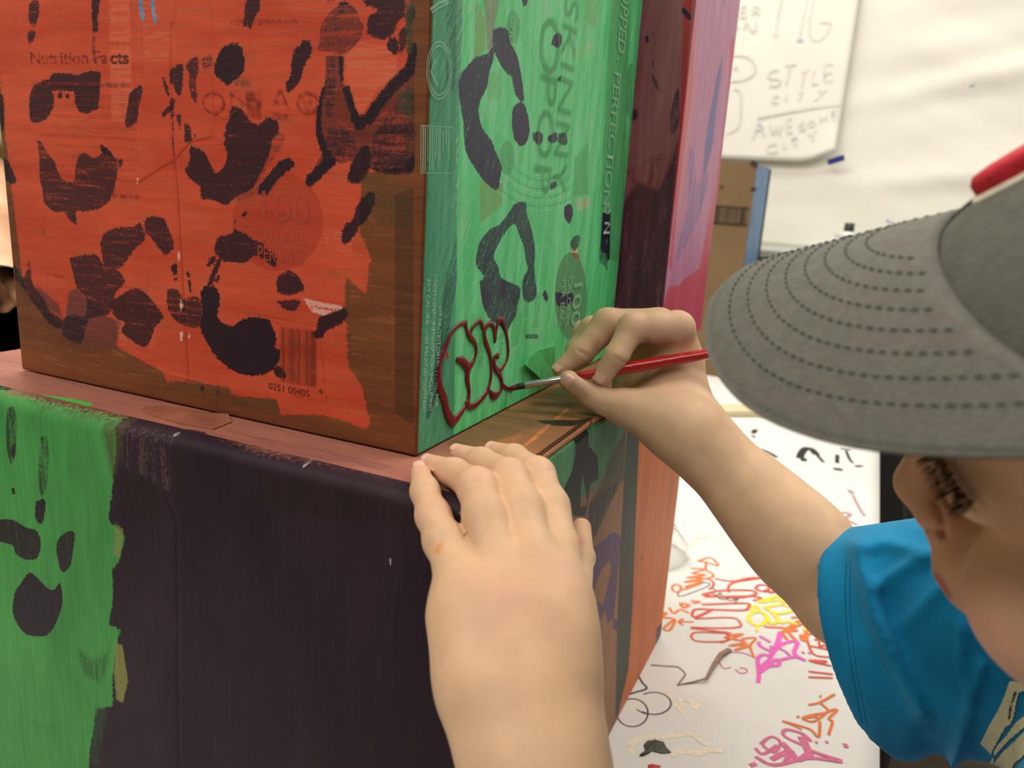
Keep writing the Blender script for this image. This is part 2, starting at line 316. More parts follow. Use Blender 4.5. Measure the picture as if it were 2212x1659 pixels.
# ------------------------------------------------------------------ red carton on top
m_card = mat('plain_cardboard', (128, 92, 60), .8, .12, 40, .1)
DARK = (40, 24, 33)
p = lambda pts, d=.9: ('p', pts, d)
ln = lambda pts, w, d=.9: ('l', pts, d, w)
RED = [(-75, -900), (-8, -20), (2, 200), (16, 330), (33, 470), (47, 585), (60, 640), (95, 655), (118, 690), (140, 715), (170, 740), (250, 745), (262, 760), (330, 795), (352, 805), (362, 830), (408, 824), (496, 842), (500, 855), (598, 866), (606, 900), (700, 900), (790, 930), (800, 920), (780, 835), (752, 795), (748, 712), (744, 665), (748, 605), (790, 640), (800, 560), (775, 500), (780, 380), (868, 370), (885, 0), (880, -900)]
front_layers = [
 dict(col=((196, 66, 40), (218, 88, 56)), rag=3.0, srag=7, thin=.1, shapes=[p(RED, .97)]),
 dict(col=((228, 104, 66), (236, 124, 84)), rag=1, soft=.8, thin=.0, iso=.12, alpha=.6, shapes=[p(RED, .30)]),
 dict(col=((150, 40, 26), (168, 50, 34)), rag=1, soft=.8, thin=.0, iso=.15, alpha=.4, shapes=[p(RED, .25)]),
 dict(col=((186, 108, 58), (206, 128, 72)), rag=1, soft=.8, thin=.0, iso=.3, alpha=.35, shapes=[p([(50, 560), (130, 700), (330, 800), (600, 880), (890, 985), (890, 400), (750, 380), (760, 800), (700, 900), (500, 860), (90, 800)], .28)]),
 dict(col=(112, 60, 54), rag=2, soft=1.2, thin=.6, shapes=[p(V2([(360, 560), (400, 540), (450, 600), (560, 690), (630, 720), (600, 860), (430, 830), (330, 800), (340, 690)]), .85), p(V2([(190, 530), (300, 620), (330, 700), (250, 650), (200, 590)]), .8)]),
 dict(col=(158, 44, 30), rag=.6, alpha=.5, thin=.7, shapes=[
   p([(600 + 98 * math.cos(a), 482 + 108 * math.sin(a)) for a in np.linspace(0, 6.28, 30)], .8),
   ln([(300, 398), (348, 366), (378, 350), (412, 310), (462, 300)], .5, .9), ln([(300, 400), (299, 330)], .3), ln([(462, 300), (458, 20)], .25, .7),
   ln([(373, 300), (384, 420), (394, 600), (402, 740), (408, 830)], .7, .95), ln([(484, 835), (488, 885)], .5, .8),
   ln([(318, 480), (322, 690)], .3, .8), ln([(95, 500), (104, 640)], .3, .8), ln([(75, 180), (95, 500)], .2, .6), ln([(290, 290), (306, 400)], .25, .7)]),
 dict(col=(240, 128, 92), rag=1.5, srag=3, soft=1.2, alpha=.65, thin=.5, iso=.1, shapes=[
   p(V1([(570, -10), (670, -10), (680, 250), (690, 640), (580, 640), (572, 300)]), .55), p(V1([(730, -10), (900, -10), (880, 330), (760, 420)]), .3),
   p(V1([(1790, 300), (1860, 230), (1960, 215), (2060, 250), (2060, 400), (1960, 480), (1870, 620), (1800, 440)]), .55), p(V2([(600, 700), (820, 700), (800, 860), (620, 840)]), .35),
   p(V2([(1680, 230), (1830, 200), (1830, 380), (1690, 330)]), .35)]),
 dict(col=((88, 38, 32), (120, 56, 40)), rag=1.4, thin=.45, curve=1, shapes=[
   p(V1([(1660, 230), (1665, 150), (1700, 90), (1740, 50), (1800, 40), (1850, 60), (1870, 120), (1890, 140), (1880, 190), (1850, 240), (1790, 290), (1720, 280), (1650, 270)]), .62),
   p(V1([(1690, 300), (1760, 300), (1785, 330), (1780, 430), (1800, 480), (1820, 520), (1830, 600), (1850, 650), (1890, 670), (1930, 640), (1960, 560), (2030, 490), (2110, 420), (2150, 400), (2150, 640), (2150, 900), (2060, 915), (1960, 905), (1925, 880), (1920, 900), (1880, 960), (1830, 965), (1800, 940), (1830, 850), (1770, 860), (1740, 850), (1700, 890), (1660, 930), (1625, 940), (1595, 980), (1590, 950), (1620, 910), (1660, 830), (1670, 800), (1645, 730), (1640, 620), (1660, 560), (1680, 470), (1690, 400)]), .72),
   p(V1([(1440, 690), (1478, 710), (1470, 760), (1420, 840), (1360, 930), (1350, 1010), (1240, 1050), (1250, 1010)]), .45)]),
 dict(col=DARK, rag=4.6, srag=1.8, thin=.36, curve=1, h=.5, shapes=[
   p(V1([(150, 30), (185, 8), (205, 30), (200, 90), (188, 140), (165, 142), (150, 110)]), .75), p(V1([(145, 180), (165, 165), (185, 180), (180, 210), (155, 240), (146, 215)]), .75),
   p(V1([(475, -30), (520, -30), (515, 60), (508, 110), (512, 150), (505, 175), (485, 180), (478, 110)]), .85), p(V1([(480, 190), (498, 200), (495, 260), (498, 320), (480, 325), (476, 270)]), .5),
   p(V1([(1285, -25), (1350, -25), (1345, 70), (1325, 100), (1305, 165), (1285, 140), (1262, 150), (1270, 80)]), .85),
   p(V1([(265, 395), (300, 390), (375, 390), (400, 400), (440, 385), (515, 380), (522, 440), (518, 500), (512, 570), (480, 585), (450, 598), (410, 585), (388, 540), (390, 490), (360, 485), (280, 480), (282, 520), (270, 590), (235, 630), (190, 648), (158, 630), (152, 540), (165, 470), (200, 440), (255, 420)]), .84),
   p(V1([(300, 490), (325, 490), (325, 525), (300, 520)]), .9), p(V1([(340, 495), (362, 495), (358, 520), (342, 520)]), .9),
   p(V1([(700, 470), (735, 455), (742, 500), (725, 560), (712, 640), (680, 665), (655, 670), (652, 620), (665, 560), (672, 500)]), .8),
   p(V1([(-15, 500), (15, 500), (22, 560), (20, 680), (-15, 690)]), .85), p(V1([(10, 820), (45, 850), (75, 910), (85, 955), (60, 965), (30, 940), (15, 880)]), .85),
   p(V1([(195, 730), (215, 745), (245, 800), (285, 850), (310, 920), (340, 950), (385, 950), (390, 890), (410, 820), (440, 800), (490, 830), (545, 800), (600, 830), (612, 880), (600, 970), (570, 1050), (520, 1090), (440, 1110), (395, 1105), (400, 1180), (360, 1150), (335, 1110), (280, 1110), (230, 1060), (220, 990), (205, 930), (205, 850), (200, 790)]), .73),
   p(V1([(520, 760), (545, 770), (590, 820), (604, 850), (560, 830), (530, 800)]), .95), p(V1([(612, 840), (635, 835), (638, 870), (620, 880)]), .8), p(V1([(240, 860), (300, 930), (350, 980), (390, 1100), (395, 1170), (340, 1110), (290, 1030), (240, 930)]), .92),
   p(V1([(880, 370), (905, 360), (935, 340), (955, 360), (950, 440), (945, 500), (920, 500), (900, 450), (885, 440)]), .8), p(V1([(845, 415), (860, 420), (885, 500), (870, 500), (855, 460)]), .8),
   p(V1([(960, 360), (1000, 310), (1030, 310), (1035, 380), (1020, 440), (1030, 520), (1010, 545), (985, 470), (985, 400)]), .66), p(V1([(1040, 320), (1100, 290), (1110, 360), (1060, 380)]), .5),
   p(V1([(1160, 250), (1200, 238), (1240, 240), (1262, 280), (1275, 330), (1260, 390), (1215, 430), (1180, 455), (1155, 430), (1115, 400), (1115, 350), (1135, 290)]), .95),
   p(V1([(1262, 255), (1310, 258), (1330, 290), (1330, 350), (1270, 370)]), .25),
   p(V1([(890, 520), (910, 530), (905, 580), (880, 600), (845, 620), (845, 590), (880, 560)]), .8), p(V1([(890, 600), (900, 595), (905, 690), (895, 690)]), .85), p(V1([(910, 600), (945, 600), (940, 690), (925, 640)]), .7), p(V1([(955, 655), (985, 660), (1000, 735), (965, 750), (960, 700)]), .8),
   ln(V1([(898, 690), (900, 760), (902, 815)]), .5, .6), p(V1([(1010, 700), (1020, 700), (1015, 730)]), .8),
   p(V1([(1205, 560), (1245, 570), (1270, 600), (1310, 650), (1360, 650), (1385, 620), (1440, 640), (1450, 690), (1415, 740), (1400, 800), (1380, 850), (1345, 930), (1300, 1000), (1230, 1030), (1180, 1075), (1120, 1055), (1045, 1035), (1040, 980), (990, 940), (960, 890), (985, 850), (985, 770), (1015, 775), (1060, 800), (1090, 850), (1120, 910), (1150, 890), (1180, 830), (1165, 760), (1170, 680), (1190, 620)]), .86),
   p(V1([(1340, 1020), (1345, 980), (1400, 910), (1450, 850), (1490, 830), (1530, 850), (1525, 880), (1480, 910), (1440, 950), (1405, 1000), (1375, 1030)]), .93),
   p(V1([(1570, 230), (1585, 210), (1620, 245), (1612, 300), (1580, 360), (1560, 430), (1535, 460), (1505, 490), (1485, 480), (1490, 430), (1510, 400), (1515, 330), (1530, 270)]), .88),
   p(V1([(1755, 30), (1790, 18), (1835, 45), (1840, 70), (1800, 45), (1760, 45)]), .9), p(V1([(1880, -25), (2050, -25), (2100, 20), (2100, 90), (2060, 130), (2050, 180), (1990, 215), (1940, 200), (1910, 190), (1910, 110), (1960, 60), (1900, 40)]), .86),
   p(V1([(2005, 235), (2050, 200), (2070, 260), (2050, 300), (2010, 260)]), .9), p(V1([(2110, 60), (2150, 40), (2155, 100), (2140, 140), (2110, 120)]), .85),
   p(V1([(1690, 20), (1730, -10), (1760, 0), (1720, 40)]), .5),
   p(V1([(1755, 290), (1785, 300), (1782, 430), (1765, 440)]), .95), ln(V1([(1800, 480), (1825, 560), (1840, 610), (1865, 655), (1920, 620), (1980, 530), (2060, 440), (2130, 370), (2150, 250)]), [2.2, 2, 2.4, 3, 3, 3, 3, 3, 1.5], .96),
   ln(V1([(1680, 470), (1655, 600), (1655, 700), (1690, 800), (1720, 840), (1670, 890), (1610, 950)]), [1, 1.6, 1.8, 2.4, 3.2, 3, 2.8], .93), p(V1([(1830, 850), (1880, 770), (1920, 780), (1920, 880), (1870, 950), (1830, 960), (1805, 930)]), .85),
   p(V1([(1930, 720), (2050, 560), (2145, 470), (2145, 880), (2050, 910), (1940, 890)]), .55), p(V1([(2040, 860), (2145, 800), (2145, 905), (2060, 915), (1950, 905), (1940, 880)]), .9),
   p(V1([(1700, 320), (1740, 320), (1740, 560), (1700, 640), (1680, 520)]), .5), p(V1([(1710, 640), (1800, 680), (1850, 760), (1820, 840), (1740, 840), (1690, 760)]), .5), p(V1([(2070, 180), (2140, 100), (2110, 240), (2075, 300)]), .8),
   p(V1([(1680, 160), (1760, 60), (1790, 60), (1760, 180), (1700, 250)]), .4),
   p(V2([(360, 385), (440, 370), (500, 370), (535, 420), (545, 450), (610, 450), (650, 510), (600, 570), (590, 640), (560, 680), (470, 700), (450, 740), (420, 830), (340, 800), (320, 770), (330, 700), (380, 680), (440, 690), (450, 600), (400, 540), (375, 450)]), .74),
   p(V2([(520, 310), (540, 260), (590, 235), (650, 225), (690, 225), (725, 205), (740, 230), (755, 290), (700, 340), (660, 400), (620, 440), (550, 450), (535, 400)]), .75), p(V2([(750, 190), (790, 170), (850, 180), (870, 220), (905, 320), (890, 350), (850, 370), (790, 290), (750, 240)]), .78),
   p(V2([(640, 570), (700, 545), (760, 570), (800, 620), (850, 690), (840, 710), (800, 760), (780, 820), (750, 850), (690, 820), (630, 770), (650, 720), (600, 700), (580, 620)]), .79),
   p(V2([(65, 400), (90, 440), (120, 490), (140, 450), (160, 440), (170, 520), (230, 600), (260, 660), (320, 700), (330, 750), (270, 740), (210, 670), (160, 600), (110, 530), (80, 500)]), .76), p(V2([(145, 400), (158, 395), (155, 430), (145, 430)]), .7),
   p(V2([(885, 430), (915, 415), (925, 460), (905, 480), (900, 470)]), .9), p(V2([(900, 485), (920, 490), (918, 508), (905, 510)]), .9), p(V2([(960, 450), (985, 460), (985, 490), (970, 480)]), .9), p(V2([(972, 500), (988, 500), (997, 560), (985, 570)]), .85), p(V2([(222, 245), (230, 240), (228, 270), (222, 268)]), .95),
   p(V2([(865, 560), (900, 545), (930, 560), (950, 600), (1000, 590), (1030, 590), (1050, 640), (1040, 740), (960, 740), (900, 700), (870, 640)]), .72),
   p(V2([(1220, 235), (1270, 260), (1330, 300), (1370, 310), (1375, 340), (1420, 360), (1435, 430), (1400, 420), (1350, 380), (1310, 380), (1280, 410), (1200, 410), (1150, 400), (1115, 350), (1120, 310), (1140, 275), (1190, 265)]), .85),
   p(V2([(1090, 390), (1110, 375), (1120, 400), (1090, 430), (1075, 430)]), .9), p(V2([(1130, 390), (1150, 400), (1110, 510), (1085, 540), (1080, 510)]), .85), p(V2([(1130, 470), (1145, 480), (1130, 520), (1118, 510)]), .9),
   p(V2([(1060, 535), (1110, 530), (1135, 560), (1145, 600), (1130, 690), (1170, 730), (1210, 740), (1260, 705), (1330, 695), (1400, 710), (1415, 750), (1435, 800), (1430, 850), (1455, 870), (1440, 940), (1380, 990), (1280, 995), (1210, 970), (1130, 910), (1080, 830), (1060, 800), (1040, 740), (1050, 650), (1040, 580)]), .98),
   p(V2([(1410, 955), (1450, 945), (1480, 980), (1488, 1010), (1440, 1005)]), .9), p(V2([(1440, 490), (1490, 455), (1530, 465), (1580, 535), (1560, 565), (1500, 580), (1450, 570), (1435, 530)]), .84), p(V2([(1430, 610), (1550, 605), (1555, 630), (1530, 665), (1480, 655)]), .75),
   p(V2([(1660, 690), (1700, 680), (1760, 650), (1790, 645), (1805, 690), (1770, 730), (1730, 750), (1690, 770), (1680, 800), (1640, 805), (1618, 780), (1640, 760)]), .92),
   p(V2([(1770, 300), (1770, 260), (1800, 210), (1830, 190), (1850, 130), (1890, 70), (1930, 45), (1950, 65), (1945, 110), (1920, 160), (1890, 210), (1860, 225), (1850, 260), (1820, 300), (1790, 318)]), .88),
   p(V2([(1260, 155), (1280, 140), (1280, 160), (1265, 180), (1255, 180)]), .9), p(V2([(1215, 195), (1228, 195), (1225, 215), (1215, 215)]), .9), p(V2([(1040, 1040), (1060, 1050), (1070, 1100), (1050, 1080)]), .7), p(V2([(1128, 1045), (1140, 1050), (1136, 1110), (1130, 1180), (1126, 1100)]), .55), p(V2([(1430, 380), (1440, 400), (1432, 405)]), .9)]),
 dict(col=((70, 110, 150), (150, 175, 195)), rag=2, thin=.2, shapes=[p(V1([(715, -25), (740, -25), (745, 60), (758, 100), (745, 130), (728, 90)]), .9), p(V1([(785, -25), (805, -25), (806, 70), (820, 110), (812, 150), (798, 110), (788, 60)]), .9)]),
 dict(col=((48, 78, 40), (60, 60, 36)), rag=3, thin=.1, soft=.8, alpha=.75, shapes=[p(V1([(2060, 470), (2140, 450), (2142, 640), (2070, 620)]), .55), p(V1([(2105, 20), (2150, 20), (2142, 300), (2108, 280)]), .7), p(V1([(1215, 420), (1300, 380), (1300, 460), (1220, 460)]), .4), p(V1([(1870, 900), (2140, 920), (2140, 1200), (1960, 1190), (1900, 1040)]), .42), p(V2([(850, 990), (990, 1010), (1190, 1070), (1190, 1130), (1000, 1100), (860, 1060)]), .3), p(V2([(1210, 1080), (1440, 1130), (1460, 1190), (1220, 1150)]), .4)]),
 dict(col=(236, 178, 160), rag=3, thin=.1, srag=3, shapes=[p(V2([(1570, 595), (1640, 612), (1770, 635), (1785, 650), (1680, 688), (1620, 670), (1600, 640)]), .62), p(V2([(920, 350), (932, 350), (934, 400), (924, 400)]), .8), p(V2([(935, 610), (948, 610), (945, 665), (935, 660)]), .9), p(V2([(935, 770), (950, 765), (948, 820), (936, 820)]), .8), p(V2([(980, 780), (988, 780), (986, 810), (980, 805)]), .8), p(V1([(712, 935), (720, 935), (719, 962), (711, 960)]), .9)]),  # first shape is the highlight on the tape, painted pinkish white
 dict(col=(78, 50, 32), rag=1.2, thin=.6, alpha=.8, shapes=[p(V2([(2050, 60), (2148, 20), (2148, 1260), (2050, 1190)]), .7)]),
]
def fr_uv(px, py): q = on(px, py, 1, 0.0); return (q[0] + .30) * 1000, q[2] * 1000
seam_u = [fr_uv(x, y) for x, y in ((372, 60), (373, 300), (384, 420), (394, 600), (402, 740), (408, 830))]
def front_h(u, v):
    h = np.zeros_like(u); Q = np.stack([u, v], 1)
    s = line_sd(Q, seam_u, 1.6); h -= .0007 * np.clip(s / 1.6, 0, 1)
    tape = np.array([fr_uv(*q) for q in ((300, -30), (452, -30), (462, 300), (412, 310), (378, 350), (300, 398))])
    h += .0003 * np.clip(poly_sd(Q, tape) / .8 + .5, 0, 1)
    tape2 = np.array([fr_uv(*q) for q in ((345, 800), (352, 872), (502, 902), (484, 842), (440, 830))])
    h += .0004 * np.clip(poly_sd(Q, tape2) / .9 + .5, 0, 1)
    return h - .00035 * np.clip(1 - v / 2.5, 0, 1)
m_front = painted('red_poster_paint', ((108, 60, 34), (134, 78, 42)), front_layers, streak=(32, 32, 480), streak2=(9, 9, 60), varamt=.13, bump=.3, rough=.45)
rc = empty('painted_carton', (-.15, .16, 0)); tag(rc, 'upper carton with red front and green side covered in dark handprints', 'box')
kids = [panel('front_panel', (-.30, 0, .001), (1, 0, 0), (0, 0, 1), (0, -1, 0), .30, .36, .00092, front_layers, fr_uv, m_front, None, front_h)]
tag(kids[0], 'red painted front panel with dark handprints')

TEAL = ((64, 136, 108), (88, 164, 128))
side_layers = [
 dict(col=TEAL, rag=1.5, thin=.7, alpha=.92, shapes=[p([(880, -900), (1010, -900), (1001, -20), (995, 200), (988, 400), (986, 560), (982, 760), (980, 945), (900, 990), (885, 990)], .85)]),
 dict(col=(42, 82, 84), rag=1.0, srag=4, thin=.25, alpha=.8, shapes=[p(V4([(370, 30), (372, 330), (330, 560), (280, 900), (200, 1180), (170, 1200), (250, 700), (300, 300)]), .6), p(V3([(105, 1090), (180, 1060), (200, 1240), (120, 1480), (95, 1500)]), .5), p(V3([(300, 0), (398, 0), (385, 620), (300, 560)]), .45), p(V3([(150, 600), (290, 560), (290, 780), (130, 780)]), .3)]),
 dict(col=((150, 232, 172), (190, 244, 204)), rag=1.5, srag=6, soft=.8, thin=.05, iso=.12, alpha=.8, shapes=[p(V3([(360, 0), (1300, 0), (1280, 1100), (1150, 1900), (700, 2500), (360, 2700)]), .36), p(V3([(400, 0), (500, 0), (470, 380), (400, 470)]), .6), p(V3([(700, 330), (860, 60), (900, 300), (1000, 480), (830, 800), (700, 560)]), .42), p(V3([(520, 700), (1080, 880), (1080, 1230), (700, 1280), (560, 1160)]), .42), p(V3([(370, 1240), (500, 1180), (620, 1420), (500, 1560), (500, 1980), (390, 1900)]), .5), p(V3([(860, 1400), (1050, 1420), (1000, 1900), (860, 1880)]), .45), p(V4([(690, 640), (980, 690), (960, 900), (760, 860), (700, 1040), (560, 1060)]), .45), p(V4([(360, 1080), (420, 1150), (560, 1050), (600, 1040), (700, 1010), (360, 1250)]), .5), p(V3([(1180, 400), (1290, 300), (1280, 1000), (1180, 1100)]), .35), p(V3([(1030, 140), (1180, 100), (1200, 330), (1060, 340)]), .4)]),
 dict(col=((148, 172, 96), (128, 178, 98)), rag=1.5, thin=.6, soft=.6, alpha=.75, shapes=[p(V3([(490, 0), (545, 130), (550, 320), (480, 370), (482, 100)]), .8), p(V3([(510, 1150), (660, 1160), (655, 1300), (520, 1410)]), .8), p(V3([(1180, 0), (1270, 0), (1240, 200), (1180, 140)]), .55), p(V3([(570, 470), (640, 450), (640, 640), (560, 640)]), .5)]),
 dict(col=((110, 96, 104), (170, 70, 104)), rag=1.4, thin=.4, soft=.8, alpha=.7, shapes=[p(V3([(535, 0), (640, 0), (615, 130), (590, 330), (560, 330), (548, 120)]), .7)]),
 dict(col=(78, 146, 92), rag=.8, thin=.7, alpha=.6, shapes=[p([(1108 + 15 * math.cos(a), 63 + 36 * math.sin(a)) for a in np.linspace(0, 6.28, 20)], .8), p(V3([(1340, 0), (1460, 0), (1430, 900), (1420, 1300), (1380, 1650), (1260, 1640), (1290, 900)]), .85), p([(1095 + 16 * math.cos(a), 345 + 38 * math.sin(a)) for a in np.linspace(0, 6.28, 20)], .7), p(V3([(1110, 1000), (1200, 900), (1190, 1230), (1100, 1240)]), .6)]),
 dict(col=(100, 150, 106), rag=.6, thin=.8, alpha=.9, shapes=[p([(1233 + 35 * math.cos(a), 643 + 95 * math.sin(a)) for a in np.linspace(0, 6.28, 30)], .9)]),
 dict(col=((178, 60, 66), (200, 70, 70)), rag=2, thin=.2, shapes=[p(V4([(1085, 150), (1110, 140), (1140, 155), (1140, 185), (1110, 175)]), .6), p(V4([(85, 1200), (100, 1230), (105, 1300), (125, 1390), (95, 1420), (80, 1400)]), .55), p(V4([(1140, 560), (1150, 590), (1040, 610), (1030, 600)]), .3), p(V4([(300, 740), (318, 790), (312, 830), (298, 800)]), .8)]),
 dict(col=((205, 170, 70), (238, 236, 225)), rag=2.5, thin=.1, shapes=[p(V3([(1110, 1270), (1200, 1240), (1205, 1320), (1130, 1340)]), .5), p(V3([(1060, 320), (1150, 320), (1200, 250), (1220, 300), (1180, 390), (1090, 360)]), .4), p(V4([(1085, 120), (1135, 120), (1130, 140), (1090, 140)]), .9), p(V4([(65, 620), (80, 620), (78, 680), (68, 690)]), .8)]),
 dict(col=(22, 28, 52), rag=1.5, thin=.5, shapes=[p(V3([(1284, 1345), (1335, 1345), (1330, 1640), (1266, 1640)]), .97), p(V4([(1268, 100), (1322, 100), (1316, 260), (1290, 220), (1265, 200)]), .55), p(V3([(1440, 430), (1470, 400), (1465, 780), (1430, 700)]), .4)]),
 dict(col=(60, 36, 78), rag=3.4, thin=.34, curve=1, h=.4, shapes=[
   p(V3([(595, 200), (640, 185), (690, 200), (700, 260), (750, 370), (765, 440), (785, 560), (790, 640), (770, 650), (735, 600), (715, 500), (680, 470), (640, 410), (605, 340), (595, 270)]), .86), p(V3([(720, 690), (760, 655), (800, 680), (825, 800), (815, 890), (770, 930), (730, 880), (715, 780)]), .9),
   p(V3([(490, 370), (560, 350), (600, 300), (600, 380), (570, 480), (560, 560), (520, 640), (505, 720), (530, 820), (590, 900), (610, 960), (650, 1060), (640, 1130), (625, 1205), (570, 1180), (510, 1110), (450, 1020), (420, 940), (410, 800), (395, 700), (380, 560), (400, 480), (440, 420)]), .85),
   p(V3([(775, -15), (820, -15), (810, 40), (785, 55)]), .9), p(V3([(970, 250), (1005, 215), (1028, 240), (1025, 290), (1000, 310), (965, 290)]), .93), p(V3([(845, 850), (880, 835), (910, 860), (905, 910), (880, 920), (848, 890)]), .8), p(V3([(940, 870), (990, 840), (1000, 880), (980, 910), (945, 900)]), .85), p(V3([(1005, 850), (1050, 845), (1065, 890), (1050, 925), (1000, 900)]), .75), p(V3([(955, 1160), (1000, 1150), (990, 1190), (955, 1205)]), .75),
   p(V3([(730, 1290), (800, 1280), (808, 1350), (845, 1480), (860, 1600), (855, 1690), (865, 1790), (870, 1860), (840, 1905), (795, 1900), (780, 1840), (785, 1760), (815, 1700), (800, 1640), (790, 1560), (765, 1500), (735, 1420), (690, 1450), (640, 1530), (600, 1620), (630, 1690), (650, 1760), (740, 1800), (770, 1830), (750, 1920), (740, 1990), (700, 2060), (680, 2110), (640, 2060), (580, 2020), (545, 1960), (530, 1880), (510, 1790), (540, 1750), (490, 1680), (495, 1600), (520, 1520), (580, 1450), (640, 1420), (700, 1340)]), .74),
   p(V4([(520, 320), (620, 300), (700, 330), (765, 380), (750, 470), (720, 540), (620, 540), (550, 520), (520, 400)]), .84),
   p(V3([(1045, 1310), (1080, 1290), (1098, 1330), (1090, 1390), (1070, 1415), (1045, 1370)]), .9), p(V3([(1080, 1540), (1100, 1500), (1135, 1485), (1145, 1510), (1130, 1560), (1100, 1590)]), .68), p(V3([(905, 1860), (925, 1830), (945, 1880), (930, 1915)]), .85), p(V3([(985, 1850), (1020, 1845), (1060, 1860), (1090, 1845), (1105, 1890), (1060, 1930), (1000, 1930)]), .82), p(V3([(790, 2110), (880, 2110), (880, 2140), (800, 2140)]), .6), p(V3([(1000, 500), (1030, 480), (1020, 520), (995, 525)]), .7)]),
]
arcs = []
for k in range(9):
    r = 62 + 9 * k; arcs.append([(1168 + r * 1.0 * math.cos(a) - 4 * k * 0, 318 + r * 1.05 * math.sin(a)) for a in np.linspace(2.85, .75 if k < 6 else 1.0, 22)])
side_layers.insert(5, dict(col=(176, 238, 192), rag=.8, thin=.1, alpha=.7, shapes=[ln(a, .38, .7) for a in arcs[::2]]))
side_layers.insert(6, dict(col=(64, 148, 88), rag=.8, thin=.2, alpha=.7, shapes=[ln(a, .4, .72) for a in arcs[1::2]]))
def sd_uv(px, py): q = on(px, py, 0, 0.0); return q[1] * 1000 - 2.3, q[2] * 1000
m_side = painted('green_poster_paint', ((76, 206, 116), (120, 236, 158)), side_layers, streak=(60, 760, 46), streak2=(20, 110, 14), varamt=.2, bump=.35, rough=.4, rot=(.55, 0, 0))
kids.append(panel('side_panel', (0, .0023, .001), (0, 1, 0), (0, 0, 1), (1, 0, 0), .3225, .36, .00095, side_layers, sd_uv, m_side))
tag(kids[1], 'green painted side panel with a dark red hand-lettered outline')
kids.append(box('carton_body', (-.2975, .0025, .0012), (-.0025, .324, .3605), m_card, None, .001))
def flat_uv3(ax, val): return lambda x, y: on(x, y, ax, val)

# printing under the paint
def ink(name, col, fade=.3, sc=260, rough=.5, amax=1.0):
    m, t, b = newmat(name); tc = t.node('ShaderNodeTexCoord').outputs['Object']; n = t.noise(tc, sc, 3)
    b.inputs['Base Color'].default_value = lin(col); b.inputs['Roughness'].default_value = rough
    t.l.new(t.smooth(n, .5 - fade * .5 - .12, .5 - fade * .5 + .12, 0.15 * amax, amax) if fade < .9 else t.smooth(n, .35, .65, .1, .75 * amax), b.inputs['Alpha'])
    return m
i_dkred = ink('faded_red_print', (140, 46, 32), .95); i_brown = ink('brown_print', (110, 44, 28), .3); i_pale = ink('pale_red_print', (206, 86, 62), .6, amax=.55)
X_, Y_, Z_ = np.eye(3)
def ftext(s, x0, x1, y, hpx, m, bold=.01, name='lettering'):
    a = on(x0, y, 1, 0); b = on(x1, y, 1, 0); h = np.linalg.norm(on(x0, y - hpx, 1, 0) - a)
    kids.append(text_mesh(name, s, a - Y_ * .0001, X_, Z_, h * 1.38, m, None, width=b[0] - a[0], bold=bold, off=.0001))
ftext('Nutrition Fa', 65, 232, 138, 27, i_dkred, .02); ftext('cts', 238, 278, 137, 27, i_brown, .02)
ftext('100', 552, 652, 475, 68, i_pale, .0); ftext('CALORIES', 554, 660, 521, 34, i_pale); ftext('PER BAG', 556, 652, 561, 34, i_pale)
ftext('0251 00405', 580, 668, 840, 15, i_brown, 0); ftext('6', 688, 697, 848, 10, i_brown, 0); ftext('POPPED SKINNY with', 498, 640, 55, 12, i_dkred)
bars = []; rr = random.Random(3); x = 606.0
while x < 684:
    w = rr.choice((.8, 1.0, 1.6, 2.4)); a = on(x, 704 + (x - 606) * .14, 1, 0); b = on(x, 822 + (x - 606) * .17, 1, 0)
    bars.append(([a - Y_ * .00015, b - Y_ * .00015], w * .00013)); x += w + rr.choice((1.4, 2.0, 2.8))
kids.append(tag(ribbons('barcode', bars, -Y_, i_brown), kind='stuff'))
fl = lambda pts: [on(x, y, 1, 0) - Y_ * .00015 for x, y in pts]
fr = [(fl([(527, 672), (690, 703), (706, 868), (600, 846)]), .0002), (fl([(236, 93), (283, 93), (284, 110)]), .0003), (fl([(70, 181), (283, 183)]), .0010), (fl([(240, 225), (290, 227)]), .0005), (fl([(243, 420), (300, 425)]), .0009)]
for k in range(9): fr.append((fl([(72 + 3 * k, 205 + 21 * k), (287 + k * 2.2, 207 + 23 * k)]), .00018))
fr += [(fl([(103, 591), (142, 597)]), .0003), (fl([(271, 620), (322, 625)]), .00025)]
kids.append(tag(ribbons('printed_rule', fr, -Y_, i_dkred), kind='stuff'))
icons = []
for (cx0, cy0, r) in ((462, 222, 22), (665, 222, 22)): icons.append((fl([(cx0 + r * math.cos(a), cy0 + r * math.sin(a)) for a in np.linspace(0, 6.3, 26)]), .0006))
icons += [(fl([(606, 192), (584, 243), (630, 246), (606, 192)]), .0005), (fl([(500, 200), (500, 250), (528, 222), (500, 200)]), .0006), (fl([(534, 200), (562, 201), (562, 252), (534, 250), (534, 200)]), .0007), (fl([(535, 226), (562, 227)]), .0045), (fl([(656, 214), (664, 235), (673, 212)]), .0008)]
kids.append(tag(ribbons('printed_mark', icons, -Y_, i_dkred), kind='stuff')); ftext('Free', 464, 492, 258, 13, i_dkred); ftext('KOSHER', 586, 630, 258, 11, i_dkred); ftext('NON', 593, 618, 228, 11, i_dkred)

